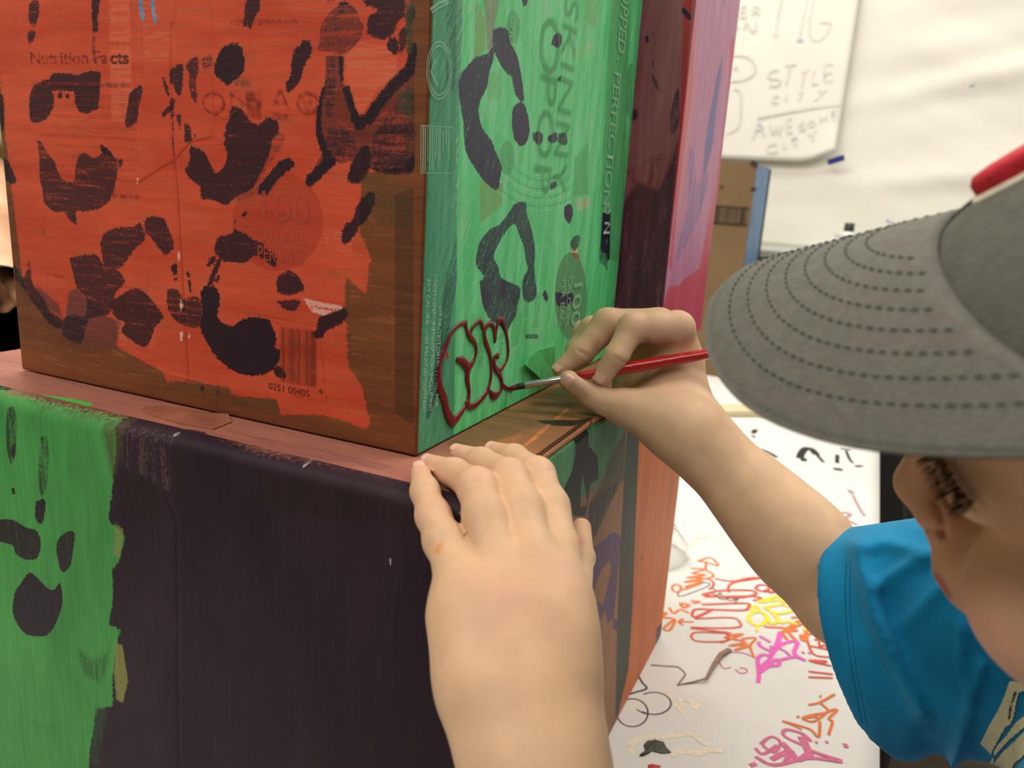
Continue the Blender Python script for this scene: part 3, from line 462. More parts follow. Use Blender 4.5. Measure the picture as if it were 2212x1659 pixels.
i_white = ink('white_print', (196, 214, 204), .15); i_wgreen = ink('pale_green_print', (160, 215, 175), .5, amax=.7); i_dgreen = ink('dark_green_print', (66, 138, 86), .6, 180, amax=.38); i_wht = ink('bright_white_print', (232, 232, 232), .02)
def stext(s, top, bot, wpx, m, bold=.0, off=.0005, name='lettering'):
    """lettering turned a quarter turn: reads downward on the side panel"""
    a = on(top[0], top[1], 0, 0); b = on(bot[0], bot[1], 0, 0); L = a[2] - b[2]
    h = abs(on(top[0] + wpx, top[1], 0, 0)[1] - a[1])
    yy = (a[1] + b[1]) / 2
    kids.append(text_mesh(name, s, (off, yy, a[2]), -Z_, Y_, h * 1.38, m, None, width=L, bold=bold))
stext('SEE NUTRITIONAL PANEL FOR', V4([(240, 468)])[0], V4([(228, 1105)])[0], 7.5, i_white); stext('ADDITIONAL INFORMATION INCLUDING', V4([(208, 270)])[0], V4([(192, 1125)])[0], 7.5, i_white); stext('FAT CALORIE AND RELATED CONTENT', V4([(168, 300)])[0], V4([(150, 1140)])[0], 7.5, i_white)
stext('POPPED', (1346, -60), (1332, 108), 17, i_wgreen, .01); stext('PERFECTION', (1322, 148), (1305, 440), 15, i_wgreen, .01); stext('·', (1326, 118), (1326, 124), 16, i_wgreen, .02)
stext('N', V3([(1290, 1390)])[0], V3([(1290, 1465)])[0], 13, i_wht, .02); stext('O', V3([(1296, 1285)])[0], V3([(1296, 1345)])[0], 12, i_wht, .01); stext('TM', V3([(1300, 1505)])[0], V3([(1300, 1535)])[0], 3, i_wht)
stext('POP', (1163, 142), (1156, 408), 40, i_dgreen, .0); stext('O', (1168, 14), (1166, 146), 46, i_dgreen, .0); stext('SKINNY', (1212, -30), (1200, 412), 33, i_dgreen, .0); stext('GMO', (1100, 32), (1099, 92), 11, i_wgreen)
stext('100', V4([(1098, 290)])[0], V4([(1090, 560)])[0], 19, i_wgreen, .012); stext('CALORIES', V4([(1058, 280)])[0], V4([(1050, 590)])[0], 9, i_wgreen); stext('PER BAG', V4([(1018, 300)])[0], V4([(1012, 580)])[0], 10, i_wgreen)
for s, a, b in (('GLUTEN FREE', (860, 390), (850, 610)), ('DAIRY FREE', (790, 430), (780, 640)), ('PRESERVATIVE FREE', (730, 420), (718, 720)), ('0g TRANS FAT', (640, 640), (500, 860))): stext(s, V4([a])[0], V4([(b[0] if s[0] != '0' else 620, b[1])])[0], 11, i_dgreen, .01)
stext('0g TRANS FAT', V4([(505, 560)])[0], V4([(495, 870)])[0], 12, i_dgreen, .012); stext('CHOLESTEROL', V4([(455, 520)])[0], V4([(448, 830)])[0], 10, i_dgreen, .01)
sl = lambda pts: [on(x, y, 0, 0) + X_ * .0005 for x, y in pts]
wl = []
for r in (1.0, .86): wl.append((sl(V3([(247 + 78 * r * math.cos(a), 442 + 180 * r * math.sin(a)) for a in np.linspace(0, 6.3, 36)])), .0003))
wl += [(sl(V3([(225, 370), (195, 450), (240, 540)])), .0005)]
for k in range(9): wl.append((sl(V3([(132 + 14 * k, 785 + 3 * k), (130 + 14 * k, 1085 - 4 * k - (60 if k in (3, 7) else 0))])), .00045 if k % 3 else .0002))
for k in range(4): wl.append((sl(V3([(255 + 18 * k, 800 + 20 * (k % 2)), (252 + 18 * k, 1000 - 50 * (k % 3))])), .0004))
wl += [(sl(V3([(130, 788), (335, 800), (332, 1088), (128, 1086), (130, 788)])), .0002), (sl(V3([(190, 60), (240, 20), (300, 0)])), .0006), (sl(V3([(200, 80), (250, 45), (310, 15)])), .0004)]
kids.append(tag(ribbons('printed_label', wl, X_, i_wgreen), kind='stuff'))
# wet dark red outline lettering: raised strokes
m_wet = mat('wet_dark_red_paint', (118, 14, 30), .22, .12, 90, .2, 300, coat=.3)
strokes = [
 ([(425, 575), (390, 580), (350, 612), (320, 660), (302, 705), (278, 760), (258, 830), (250, 900), (258, 980), (285, 1050), (300, 1125), (330, 1185), (350, 1190), (395, 1135), (425, 1085)], [5, 4, 4, 4, 6, 6, 6, 8, 9, 9, 9, 10, 9, 6, 4]),
 ([(420, 575), (428, 620), (450, 665), (480, 705), (487, 760), (468, 825), (440, 862), (430, 920), (442, 1000), (436, 1060), (428, 1085), (460, 1102), (510, 1065), (555, 1005), (578, 930), (582, 850), (572, 765), (545, 690), (535, 630), (515, 565), (490, 575), (460, 610), (445, 660)], [4, 4, 6, 5, 4, 4, 8, 7, 5, 6, 7, 6, 6, 5, 4, 4, 5, 6, 4, 5, 4, 4, 5]),
 ([(362, 805), (395, 812), (425, 845), (432, 880)], [4, 8, 9, 6]), ([(432, 850), (470, 820)], [7, 4]),
 ([(545, 690), (540, 630), (558, 585), (585, 580), (600, 620), (606, 690), (612, 620), (628, 565), (645, 552), (662, 590), (680, 660), (688, 740), (682, 800), (655, 850), (625, 880), (602, 845), (600, 790), (622, 778), (622, 800)], [4, 4, 5, 5, 4, 4, 4, 5, 6, 5, 4, 4, 4, 5, 7, 6, 4, 5, 4]),
 ([(620, 870), (640, 910), (648, 960), (632, 1015), (595, 1035), (572, 1000)], [6, 6, 5, 6, 8, 4]), ([(645, 955), (680, 985), (720, 992)], [5, 4, 4])]
bm = bmesh.new()
for pts, w in strokes:
    q = spline(V4(pts), 4); ww = [a[0] for a in spline([(x, 0) for x in w], 4)]
    v, f = tube_data(sl(q), [x * .00033 for x in ww], 8, .4, (1, 0, 0)); vs = [bm.verts.new(x) for x in v]
    for ff in f: bm.faces.new([vs[i] for i in ff])
kids.append(tag(bm_obj('hand_painted_lettering', bm, m_wet, None, True), 'wet dark red hand-painted outline letters'))
fv = [on(*q, 0, 0) for q in V4([(770, 830), (870, 745), (985, 720), (975, 890), (888, 940)])]
fo = [q + X_ * h for q, h in zip(fv, (.0030, .0006, .0004, .0006, .0036))]
kids.append(tag(pydata('lifted_flap', fo + [q - X_ * .0004 for q in fo], [(0, 1, 2, 3, 4), (9, 8, 7, 6, 5)] + [(i, i + 5, (i + 1) % 5 + 5, (i + 1) % 5) for i in range(5)], mat('green_flap_paint', (84, 190, 108), .45, .2, 120, .3, 260, stretch=(1, 3, .5))), 'green painted paper flap lifting at one edge'))
adopt(rc, *kids)

# ------------------------------------------------------------------ purple box below
lf_layers = [
 dict(col=((64, 136, 68), (82, 164, 82)), rag=4, srag=3, soft=.5, thin=.6, shapes=[p(V5([(-900, 30), (0, 210), (110, 240), (440, 320), (455, 400), (440, 560), (425, 700), (490, 770), (465, 860), (438, 900), (440, 1020), (425, 1110), (470, 1130), (455, 1200), (440, 1300), (440, 1425), (380, 1440), (350, 1600), (345, 1720), (400, 2300), (330, 3100), (-900, 2900)]), .97)]),
 dict(col=((150, 146, 82), (128, 128, 70)), rag=3, soft=.6, thin=.3, shapes=[p(V5([(452, 1180), (478, 1190), (500, 1330), (478, 1415), (455, 1400), (445, 1290)]), .9), p(V5([(450, 710), (482, 740), (470, 850), (445, 840)]), .6)]),
 dict(col=(84, 78, 50), rag=2, srag=4, soft=3, thin=.3, alpha=.8, shapes=[p(V5([(390, 310), (480, 320), (470, 460), (440, 540), (415, 430)]), .7), p(V5([(100, 240), (440, 315), (440, 345), (150, 275)]), .5)]),
 dict(col=((40, 70, 42), (60, 96, 56)), rag=2, srag=5, soft=2.5, thin=.3, alpha=.8, shapes=[p(V5([(290, 1190), (360, 1250), (420, 1220), (432, 1180), (415, 1290), (390, 1340), (330, 1300)]), .6), p(V5([(370, 1430), (420, 1440), (400, 1560), (380, 1659), (355, 1640)]), .55), p(V5([(140, 1490), (215, 1500), (200, 1540), (150, 1535)]), .35)]),
 dict(col=(46, 31, 43), rag=2.2, thin=.45, curve=1, shapes=[p(V5([(30, 265), (55, 262), (68, 330), (62, 400), (58, 460), (45, 485), (28, 430), (25, 330)]), .6), p(V5([(30, 400), (62, 400), (58, 460), (45, 485), (30, 440)]), .9), p(V5([(160, 380), (180, 375), (190, 410), (190, 470), (185, 560), (165, 610), (148, 570), (152, 470)]), .5), p(V5([(140, 630), (175, 620), (175, 680), (160, 718), (138, 690)]), .93), p(V5([(-30, 700), (50, 700), (100, 730), (140, 740), (160, 790), (145, 850), (100, 855), (60, 830), (50, 800), (-30, 770)]), .9), p(V5([(230, 770), (265, 745), (292, 755), (285, 830), (275, 880), (245, 905), (230, 870), (220, 810)]), .9), p(V5([(80, 950), (115, 905), (150, 930), (190, 970), (215, 970), (235, 945), (245, 1020), (225, 1090), (190, 1145), (150, 1155), (100, 1145), (65, 1100), (50, 1050), (60, 980)]), .97), p(V5([(45, 575), (58, 575), (60, 600), (48, 602)]), .9), p(V5([(158, 378), (178, 378), (176, 392), (160, 392)]), .95)]),
 dict(col=((36, 26, 24), (48, 34, 28)), rag=2, srag=3, soft=3, thin=.5, alpha=.75, shapes=[p(V5([(1020, 500), (1200, 520), (1640, 610), (1640, 730), (1400, 720), (1020, 640)]), .8), p(V5([(490, 510), (560, 520), (650, 620), (600, 740), (500, 700)]), .7), p(V5([(680, 390), (740, 390), (740, 590), (690, 600)]), .6)]),
 dict(col=((92, 74, 72), (120, 92, 84)), rag=2, srag=9, soft=1, thin=.05, alpha=.6, shapes=[p(V5([(450, 320), (670, 375), (665, 600), (600, 560), (480, 500)]), .4), p(V5([(1500, 850), (1530, 850), (1525, 890), (1540, 990)]), .3), p(V5([(900, 780), (1060, 800), (1100, 1180), (960, 1150)]), .12)]),
 dict(col=((158, 98, 78), (176, 112, 88)), rag=3, srag=3, soft=1.6, thin=.6, shapes=[p(V5([(800, 395), (1000, 455), (1250, 505), (1620, 592), (1700, 600), (1700, 480), (1500, 430), (800, 330)]), .95), p(V5([(-20, 215), (110, 240), (440, 318), (440, 290), (-20, 190)]), .55)]),
 dict(col=(196, 180, 172), rag=1.5, thin=.3, shapes=[p(V5([(1518, 850), (1526, 850), (1522, 882)]), .9), p(V5([(1538, 965), (1544, 965), (1543, 992)]), .9), p(V5([(645, 370), (668, 376), (660, 388)]), .6), p(V5([(1150, 490), (1170, 495), (1165, 515)]), .5)]),
]
YFR = -.045
def lf_uv(px, py): q = on(px, py, 1, YFR); return (q[0] + .36) * 1000, (q[2] - ZT) * 1000
RB = 9.0
def lf_h(u, v):
    t = np.clip(v - (310 - RB), 0, RB); h = -(RB - np.sqrt(np.maximum(RB * RB - t * t, 0))) / 1000
    Q = np.stack([u, v], 1); s = [lf_uv(*q) for q in V5([(655, 620), (690, 700), (700, 1659)])]
    return h - .0005 * np.clip(line_sd(Q, s, 1.5) / 1.5, 0, 1) * (v < 300)
m_lf = painted('purple_poster_paint', ((38, 25, 35), (54, 36, 47)), lf_layers, streak=(420, 420, 24), streak2=(14, 14, 6), varamt=.12, bump=.25, rough=.6, spec=.18)
lb = empty('painted_box', (-.2, .19, ZT)); tag(lb, 'large lower box painted dark purple and green in front, standing on the papered table', 'box')
lk = [panel('front_panel', (-.36, YFR, ZT + .0015), (1, 0, 0), (0, 0, 1), (0, -1, 0), .415, .31, .0012, lf_layers, lf_uv, m_lf, None, lf_h)]
tag(lk[0], 'dark purple front panel with a green left end and dark handprints')
tp_layers = [
 dict(col=((138, 92, 58), (164, 104, 66)), rag=3, srag=6, soft=3, thin=.3, shapes=[p([(1010, 930), (1140, 850), (1330, 760), (1560, 760), (1310, 925), (1170, 1010), (1090, 1050), (1000, 1020), (960, 965)], .9)]),
 dict(col=((104, 82, 50), (122, 92, 56)), rag=2, srag=4, soft=3, thin=.3, alpha=.8, shapes=[p(V4([(300, 1330), (600, 1160), (900, 1060), (1150, 1080), (1000, 1180), (800, 1260), (420, 1380)]), .7), p(V4([(760, 1060), (1000, 980), (1320, 900), (1350, 1100), (1000, 1060)]), .8)]),
 dict(col=((226, 120, 56), (240, 140, 72)), rag=2, srag=6, soft=1.0, thin=.2, shapes=[p(V4([(790, 1340), (1000, 1165), (1065, 1105), (1080, 1115), (960, 1215), (860, 1310), (800, 1350)]), .72), p(V4([(560, 1330), (700, 1290), (800, 1240), (760, 1320), (620, 1400)]), .35)]),
 dict(col=((60, 176, 70), (90, 196, 90)), rag=2, soft=.4, thin=.4, shapes=[p(V5([(-20, 203), (60, 202), (180, 205), (280, 218), (360, 235), (355, 247), (200, 240), (60, 226), (-20, 216)]), .88)]),
 dict(col=(54, 40, 56), rag=2.5, soft=.4, thin=.4, shapes=[p(V5([(655, 362), (690, 345), (740, 338), (800, 350), (810, 362), (770, 372), (800, 385), (830, 400), (700, 385)]), .9)]),
 dict(col=((120, 78, 82), (136, 88, 84)), rag=3, srag=9, soft=2, thin=.2, alpha=.6, shapes=[p(V5([(870, 330), (1250, 420), (1550, 480), (1500, 500), (1150, 440), (880, 350)]), .5), p(V5([(-20, 60), (90, 70), (400, 180), (200, 180), (-20, 130)]), .4)]),
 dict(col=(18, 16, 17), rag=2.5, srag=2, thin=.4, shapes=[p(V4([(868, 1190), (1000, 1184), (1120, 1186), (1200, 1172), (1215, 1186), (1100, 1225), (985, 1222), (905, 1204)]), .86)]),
 dict(col=((214, 96, 74), (222, 116, 84)), rag=2.5, srag=4, thin=.1, shapes=[p(V5([(1350, 515), (1420, 505), (1480, 520), (1400, 540)]), .45), p(V5([(230, 300), (300, 310), (270, 325)]), .4)]),
]
def tp_uv(px, py): q = on(px, py, 2, 0.0); return (q[0] + .36) * 1000, (q[1] + .036) * 1000
m_tp = painted('rose_poster_paint', ((156, 98, 84), (172, 112, 92)), tp_layers, streak=(30, 420, 420), streak2=(8, 60, 60), varamt=.12, bump=.3, rough=.45)
lk.append(panel('top_panel', (-.36, -.036, 0), (1, 0, 0), (0, 1, 0), (0, 0, 1), .4145, .456, .0015, tp_layers, tp_uv, m_tp)); tag(lk[-1], 'dusty rose top panel with orange and black brush marks')
XR = .055
rt_layers = [
 dict(col=((58, 118, 76), (74, 142, 92)), rag=2, srag=4, soft=2, thin=.4, shapes=[p(V6([(640, 290), (720, 250), (860, 90), (1000, 30), (1120, 60), (1110, 250), (1000, 330), (850, 440), (760, 420)]), .92)]),
 dict(col=((40, 150, 66), (56, 164, 78)), rag=2, srag=4, soft=2, thin=.3, alpha=.8, shapes=[p(V6([(985, 240), (1060, 120), (1045, 190), (1000, 280), (985, 300)]), .75)]),
 dict(col=((66, 62, 40), (84, 74, 46)), rag=2, srag=4, soft=3, thin=.4, shapes=[p(V6([(1000, 330), (1060, 180), (1120, 60), (1115, 300), (1090, 330), (1000, 480), (960, 600), (950, 420)]), .8)]),
 dict(col=((198, 98, 34), (216, 114, 46)), rag=1, soft=.6, thin=.5, shapes=[p(V6([(1160, 0), (1700, -200), (1500, 400), (1330, 1200), (1200, 1500), (1060, 1500), (1130, 1200), (1150, 900), (1165, 500)]), .97)]),
 dict(col=(20, 18, 18), rag=2, srag=3, thin=.4, shapes=[p(V6([(868, 20), (940, 20), (945, 150), (985, 200), (990, 300), (950, 330), (940, 400), (930, 480), (870, 480), (850, 430), (815, 380), (865, 265), (882, 170)]), .99), p(V6([(945, 420), (1000, 370), (1085, 310), (1080, 350), (1040, 430), (970, 590), (955, 600), (940, 480)]), .66), p(V6([(950, 25), (958, 20), (955, 140), (950, 140)]), .6), ('hole', V6([(914, 290), (930, 370), (934, 430), (905, 440), (905, 380)]), .9)]),
 dict(col=((70, 54, 96), (88, 66, 108)), rag=2.5, srag=3, thin=.4, shapes=[p(V6([(955, 640), (1060, 550), (1095, 580), (1085, 700), (1060, 960), (1030, 985), (1020, 920), (985, 1000), (970, 1040), (945, 900)]), .86), p(V6([(1060, 955), (1080, 970), (1078, 1020), (1055, 1010)]), .9), ('hole', V6([(978, 800), (1005, 730), (1040, 690), (1050, 720), (1012, 900), (970, 870)]), .9)]),
 dict(col=((34, 46, 34), (46, 60, 42)), rag=.8, soft=.4, thin=.6, shapes=[p(V6([(1130, 0), (1110, 300), (1090, 650), (1075, 1100), (1068, 1430), (1082, 1420), (1130, 1200), (1150, 900), (1165, 500), (1186, 0)]), .97)]),
 dict(col=(60, 40, 70), rag=1.5, thin=.5, shapes=[p([(1418, 1360), (1432, 1345), (1432, 1400), (1415, 1400)], .9)]),
 dict(col=(120, 62, 40), rag=1, thin=.5, shapes=[p(V6([(1190, 664), (1198, 664), (1198, 690), (1190, 688)]), .9), p(V6([(985, 1150), (998, 1150), (995, 1168), (984, 1165)]), .9)]),
]
def rt_uv(px, py): q = on(px, py, 0, XR); return (q[1] + .0445) * 1000, (q[2] - ZT) * 1000
m_rt = painted('tan_and_orange_paint', ((142, 98, 66), (168, 112, 74)), rt_layers, streak=(420, 420, 24), streak2=(60, 60, 9), varamt=.14, bump=.25, rough=.5)
lk.append(panel('side_panel', (XR, -.0445, ZT + .0015), (0, 1, 0), (0, 0, 1), (1, 0, 0), .4645, .306, .0013, rt_layers, rt_uv, m_rt, None, lambda u, v: -(4 - np.sqrt(np.maximum(16 - np.clip(v - 302, 0, 4) ** 2, 0))) / 1000 - .0035 * np.clip(1 - np.abs(u - 300) / 3, 0, 1) * 0))
tag(lk[-1], 'tan and orange side panel with a dark green stripe')
lk.append(box('box_body', (-.358, -.0415, ZT + .001), (.0525, .419, -.0025), m_card, None, .002))
# perforated tear edge on the top
m_perf = mat('torn_cardboard_edge', (70, 52, 38), .8, .2, 300)
bm = bmesh.new(); a = on(1160, 987, 2, 0); b = on(1276, 903, 2, 0)
for k in range(56):
    t = k / 55; c = a * (1 - t) + b * t; s = .0011 if k % 2 else -.0011
    box_bm((c[0] + s * .7 - .0007, c[1] - .0003, -.0003), (c[0] + s * .7 + .0007, c[1] + .0003, .0008), 0, 1, bm)
lk.append(tag(bm_obj('perforated_edge', bm, m_perf), 'dark zigzag tear edge'))
lk.append(tag(ribbons('score_line', [([on(*V4([q])[0], 2, 0) for q in ((770, 1055), (800, 1030), (1000, 1060), (1150, 1090))], .0003), ([on(x, y, 2, 0) for x, y in ((1276, 903), (1279, 925))], .0006)], Z_, m_perf), kind='stuff'))
# crumpled clear tape that runs from the red carton down onto the rose top
m_tape = mat('dull_packing_tape', (150, 92, 70), .3, .15, 60, .2, 200)
tv = [on(*q, 2, 0) for q in V5([(550, 268), (570, 248), (690, 262), (800, 285), (890, 292), (905, 312), (830, 342), (700, 318), (600, 290)])]
c = sum(tv) / len(tv); tv2 = [tuple(q + Z_ * (.0006 + .0016 * (i in (2, 3, 4)))) for i, q in enumerate(tv)] + [tuple(c + Z_ * .0022)]
n = len(tv)
lk.append(pydata('packing_tape', tv2 + [tuple(np.array(q) - Z_ * .0005) for q in tv2], [(i, (i + 1) % n, n) for i in range(n)] + [(n + 1 + (i + 1) % n, n + 1 + i, 2 * n + 1) for i in range(n)] + [(i, n + 1 + i, n + 1 + (i + 1) % n, (i + 1) % n) for i in range(n)], m_tape))
adopt(lb, *lk)

# ------------------------------------------------------------------ maroon and pink carton behind
mr_layers = [
 dict(col=((74, 48, 66), (104, 60, 74)), rag=3, srag=9, soft=2.5, thin=.3, shapes=[p(V3([(1420, 1280), (1500, 1150), (1640, 1200), (1760, 900), (1740, 1500), (1700, 2000), (1300, 2000), (1380, 1500)]), .82)]),
 dict(col=((132, 40, 54), (150, 50, 62)), rag=2, srag=9, soft=2, thin=.1, alpha=.7, shapes=[p(V3([(1420, 1080), (1760, 900), (1720, 1500), (1400, 1600)]), .38)]),
 dict(col=((190, 48, 58), (206, 62, 72)), rag=1, soft=.5, thin=.5, shapes=[p(V3([(1850, -1500), (1890, -1500), (1850, -20), (1810, 560), (1720, 1700), (1690, 1700), (1770, 800)]), .9)]),
 dict(col=(44, 34, 62), rag=1.5, thin=.5, curve=1, shapes=[p(V3([(1785, 55), (1810, 65), (1840, 110), (1840, 140), (1800, 110), (1782, 80)]), .9), p(V3([(1552, 240), (1570, 228), (1578, 270), (1560, 285)]), .9), p(V3([(1590, 210), (1606, 215), (1600, 240)]), .8), p(V3([(1592, 375), (1604, 372), (1604, 430), (1592, 425)]), .8), p(V3([(1590, 470), (1605, 475), (1650, 580), (1640, 590), (1600, 520)]), .6), p(V3([(1470, 700), (1500, 690), (1510, 740), (1475, 780)]), .7), p(V3([(1740, 600), (1765, 570), (1765, 780), (1715, 860), (1712, 720)]), .6)]),
]
def mr_uv(px, py): q = on(px, py, 1, .332); return (q[0] + .22) * 1000, q[2] * 1000
m_mr = painted('maroon_poster_paint', ((166, 94, 104), (186, 110, 120)), mr_layers, streak=(260, 260, 22), streak2=(60, 60, 9), varamt=.1, bump=.2)
pc = empty('tall_carton', (-.09, .42, 0)); tag(pc, 'tall maroon and pink carton standing behind the green-sided one', 'box')
pk = [panel('front_panel', (-.22, .332, .001), (1, 0, 0), (0, 0, 1), (0, -1, 0), .26, .46, .0016, mr_layers, mr_uv, m_mr)]; tag(pk[0], 'maroon front panel')
pn_layers = [
 dict(col=((204, 70, 96), (214, 84, 108)), rag=1.6, soft=1, thin=.6, shapes=[p(V3([(1700, 1810), (1760, 1800), (1800, 1760), (1880, 1700), (2010, 1650), (2040, 2400), (1500, 2400)]), .95), p(V3([(2085, 260), (2110, 240), (2115, 560), (2010, 1300), (1960, 1700), (1890, 1700), (1990, 1200), (2070, 640)]), .9), p(V3([(1840, -20), (1870, -20), (1850, 560), (1760, 1250), (1720, 1700), (1700, 1700), (1770, 900)]), .9)]),
 dict(col=((220, 120, 104), (228, 132, 112)), rag=1.6, srag=3, soft=1, thin=.3, alpha=.7, shapes=[p(V3([(1860, 0), (1885, 0), (1870, 500), (1780, 1350), (1740, 1600), (1760, 1300)]), .6)]),
 dict(col=((92, 96, 158), (108, 100, 160)), rag=2, srag=6, soft=1.5, thin=.3, shapes=[p(V3([(2000, 500), (2040, 330), (2030, 480), (2000, 700), (1980, 900), (1940, 1060), (1900, 1300), (1930, 900), (1960, 700)]), .85), p(V3([(1830, 940), (1860, 960), (1880, 1200), (1940, 1000), (1950, 1150), (1880, 1400), (1760, 1650), (1740, 1640), (1820, 1300)]), .5), p(V3([(1900, 700), (1940, 400), (1930, 700)]), .3), p(V3([(2000, -20), (2060, -20), (2060, 60)]), .4)]),
]
def pn_uv(px, py): q = on(px, py, 0, .04); return (q[1] - .334) * 1000, q[2] * 1000
m_pn = painted('pink_poster_paint', ((196, 118, 158), (210, 138, 174)), pn_layers, streak=(260, 260, 22), streak2=(70, 70, 10), varamt=.1, bump=.2)
pk.append(panel('side_panel', (.04, .3343, .001), (0, 1, 0), (0, 0, 1), (1, 0, 0), .185, .46, .0016, pn_layers, pn_uv, m_pn)); tag(pk[1], 'pink side panel with red edges and a blue streak')
pk.append(box('carton_body', (-.2175, .3345, .001), (.0375, .518, .4605), m_card, None, .001)); adopt(pc, *pk)
# ------------------------------------------------------------------ white paper on the table with marker drawings
m_paper = mat('white_paper', (220, 217, 210), .75, .03, 9, .12, 14)
def sheet(name, fn, nu, nv, m, thick, nrm):
    """thin sheet from a grid of points, with an underside"""
    P = np.array([[fn(i / nu, j / nv) for i in range(nu + 1)] for j in range(nv + 1)]).reshape(-1, 3); n = len(P); nrm = np.asarray(nrm, float)
    idx = np.arange(n).reshape(nv + 1, nu + 1); q = np.stack([idx[:-1, :-1], idx[:-1, 1:], idx[1:, 1:], idx[1:, :-1]], -1).reshape(-1, 4)
    rim = np.concatenate([idx[0, :-1], idx[:-1, -1], idx[-1, :0:-1], idx[:0:-1, 0]]); r2 = rim + n
    side = np.stack([np.roll(rim, -1), rim, r2, np.roll(r2, -1)], -1)
    a = np.cross(P[q[0, 1]] - P[q[0, 0]], P[q[0, 3]] - P[q[0, 0]]) @ nrm
    F = np.concatenate([q, q[:, ::-1] + n, side])
    if a < 0: F = F[:, ::-1]
    return npmesh(name, np.concatenate([P, P - nrm * thick]), F, m, None, True)
def tpf(a, b):
    x = -.664 + a * .93; y = -.304 + b * 2.33
    return (x, y, ZT - .0002 + .0004 * math.sin(9 * x + 4 * y))
tp = sheet('table_paper', tpf, 40, 70, m_paper, .0007, Z_); tag(tp, 'white paper covering the table, scribbled with orange, yellow and pink marker', 'paper')
def marker(name, col, rough=.6): return mat(name, col, rough, .12, 200)
def draw(name, V, lines, col, parent, wpx=5.0):
    out = []
    for L in lines:
        w = wpx
        if isinstance(L, tuple): L, w = L
        q = V(L); q = spline(q, 4) if len(q) > 2 else [np.array(a) for a in q]
        P = [on(a[0], a[1], 2, ZT) for a in q]; d = [(a - CAM) @ YC_W for a in P]
        out.append((P, [w * .46 * dd / FOC / .85 for dd in d]))
    o = ribbons(name, out, Z_, marker(name + '_ink', col), None, .00025); tag(o, kind='stuff'); o.parent = parent
YC_W = RW @ np.array([0, 0, 1.0])
ell = lambda cx0, cy0, rx, ry, a0=0, a1=6.4, n=16: [(cx0 + rx * math.cos(a), cy0 + ry * math.sin(a)) for a in np.linspace(a0, a1, n)]
draw('orange_scribble', V7, [[(740, 205), (830, 178), (885, 235), (800, 210), (745, 205)], [(800, 215), (798, 262), (840, 290), (850, 310), (790, 330)], [(690, 255), (790, 262), (700, 290), (800, 300), (660, 320), (790, 322), (640, 352), (780, 342), (650, 385), (760, 362), (640, 405)], ell(592, 395, 32, 26), ([(900, 780), (1060, 715), (930, 742), (1080, 770), (960, 800), (1090, 790), (1000, 832), (1110, 800)], 6), [(1050, 750), (1150, 745), (1110, 800), (1140, 885)], ([(490, 570), (520, 570), (500, 600), (570, 610), (575, 640), (540, 692), (500, 682), (530, 650), (572, 618)], 6), [(605, 630), (712, 632)], [(640, 610), (606, 630), (640, 655)], ([(540, 530), (570, 572), (620, 545), (680, 570)], 6), ([(610, 500), (680, 512), (640, 530), (618, 505)], 7), [(690, 480), (760, 492), (700, 500)], ([(1210, 665), (1330, 672), (1440, 690), (1340, 700), (1370, 755)], 7), ([(1350, 695), (1420, 640), (1480, 610), (1520, 555)], 6), ([(1400, 602), (1500, 590), (1600, 575), (1470, 645), (1380, 692), (1430, 760)], 7), ([(1500, 645), (1505, 740), (1480, 760), (1470, 720)], 9)], (226, 116, 52), tp)
draw('orange_lettering', V7, [([(1520, 1215), (1600, 1198), (1705, 1140)], 6), ([(1600, 1198), (1660, 1262), (1530, 1290), (1482, 1312), (1560, 1332), (1660, 1262), (1722, 1250), (1664, 1312), (1690, 1334), (1662, 1425)], 6), ([(1335, 1328), (1450, 1360), (1540, 1392), (1592, 1442), (1602, 1332)], 6), ([(1338, 1332), (1410, 1360), (1475, 1390)], 4), ([(1440, 1296), (1456, 1304)], 9), ([(1598, 1153), (1612, 1158)], 9), [(1480, 1312), (1560, 1300), (1600, 1310)]], (216, 112, 48), tp)
draw('red_scribble', V7, [[(810, 325), (850, 352), (845, 385), (820, 397)], [(860, 325), (980, 345), (1100, 322), (1200, 318)], [(1200, 320), (1000, 352), (955, 390), (962, 422)], ([(770, 440), (900, 412), (1120, 410), (1140, 440), (1000, 462), (770, 440)], 6), [(790, 455), (1100, 450), (1190, 465), (1130, 480)], ([(770, 510), (1080, 500), (1095, 530), (1060, 550), (860, 546), (720, 545), (715, 600), (850, 542), (725, 606)], 6), [(720, 610), (980, 602), (1040, 640), (1030, 668), (900, 676), (690, 670)], [(690, 676), (980, 712), (720, 706), (727, 766), (940, 766), (950, 712)], ([(1145, 395), (1170, 372), (1230, 375), (1240, 400), (1190, 415), (1145, 395)], 5), ([(1205, 420), (1240, 408), (1250, 425), (1312, 408)], 7), [(1500, 642), (1642, 640)], [(1500, 652), (1512, 760), (1560, 860), (1680, 880)], [(1570, 762), (1592, 720), (1600, 802), (1640, 792), (1660, 832), (1676, 800)], [(1520, 720), (1590, 700), (1680, 700)], [(1530, 800), (1680, 830)], [(1520, 980), (1692, 1000)], [(1520, 1020), (1692, 1026)], [(1520, 900), (1600, 915), (1650, 908), (1530, 905), (1682, 942)]], (214, 78, 62), tp)
draw('yellow_scribble', V7, [(ell(1162, 606, 64, 48), 9), (ell(1146, 540, 22, 20), 8), ([(1210, 530), (1330, 510), (1420, 545), (1300, 572), (1210, 530)], 8), ([(1160, 490), (1330, 442), (1370, 470), (1250, 482), (1180, 495)], 8), ([(1320, 440), (1350, 500)], 10), ([(1260, 560), (1310, 622), (1250, 640), (1230, 590)], 9), ([(1320, 640), (1380, 630), (1440, 650)], 8), ([(1155, 660), (1157, 700)], 6), ([(1500, 600), (1520, 640), (1490, 690)], 7)], (240, 214, 60), tp)
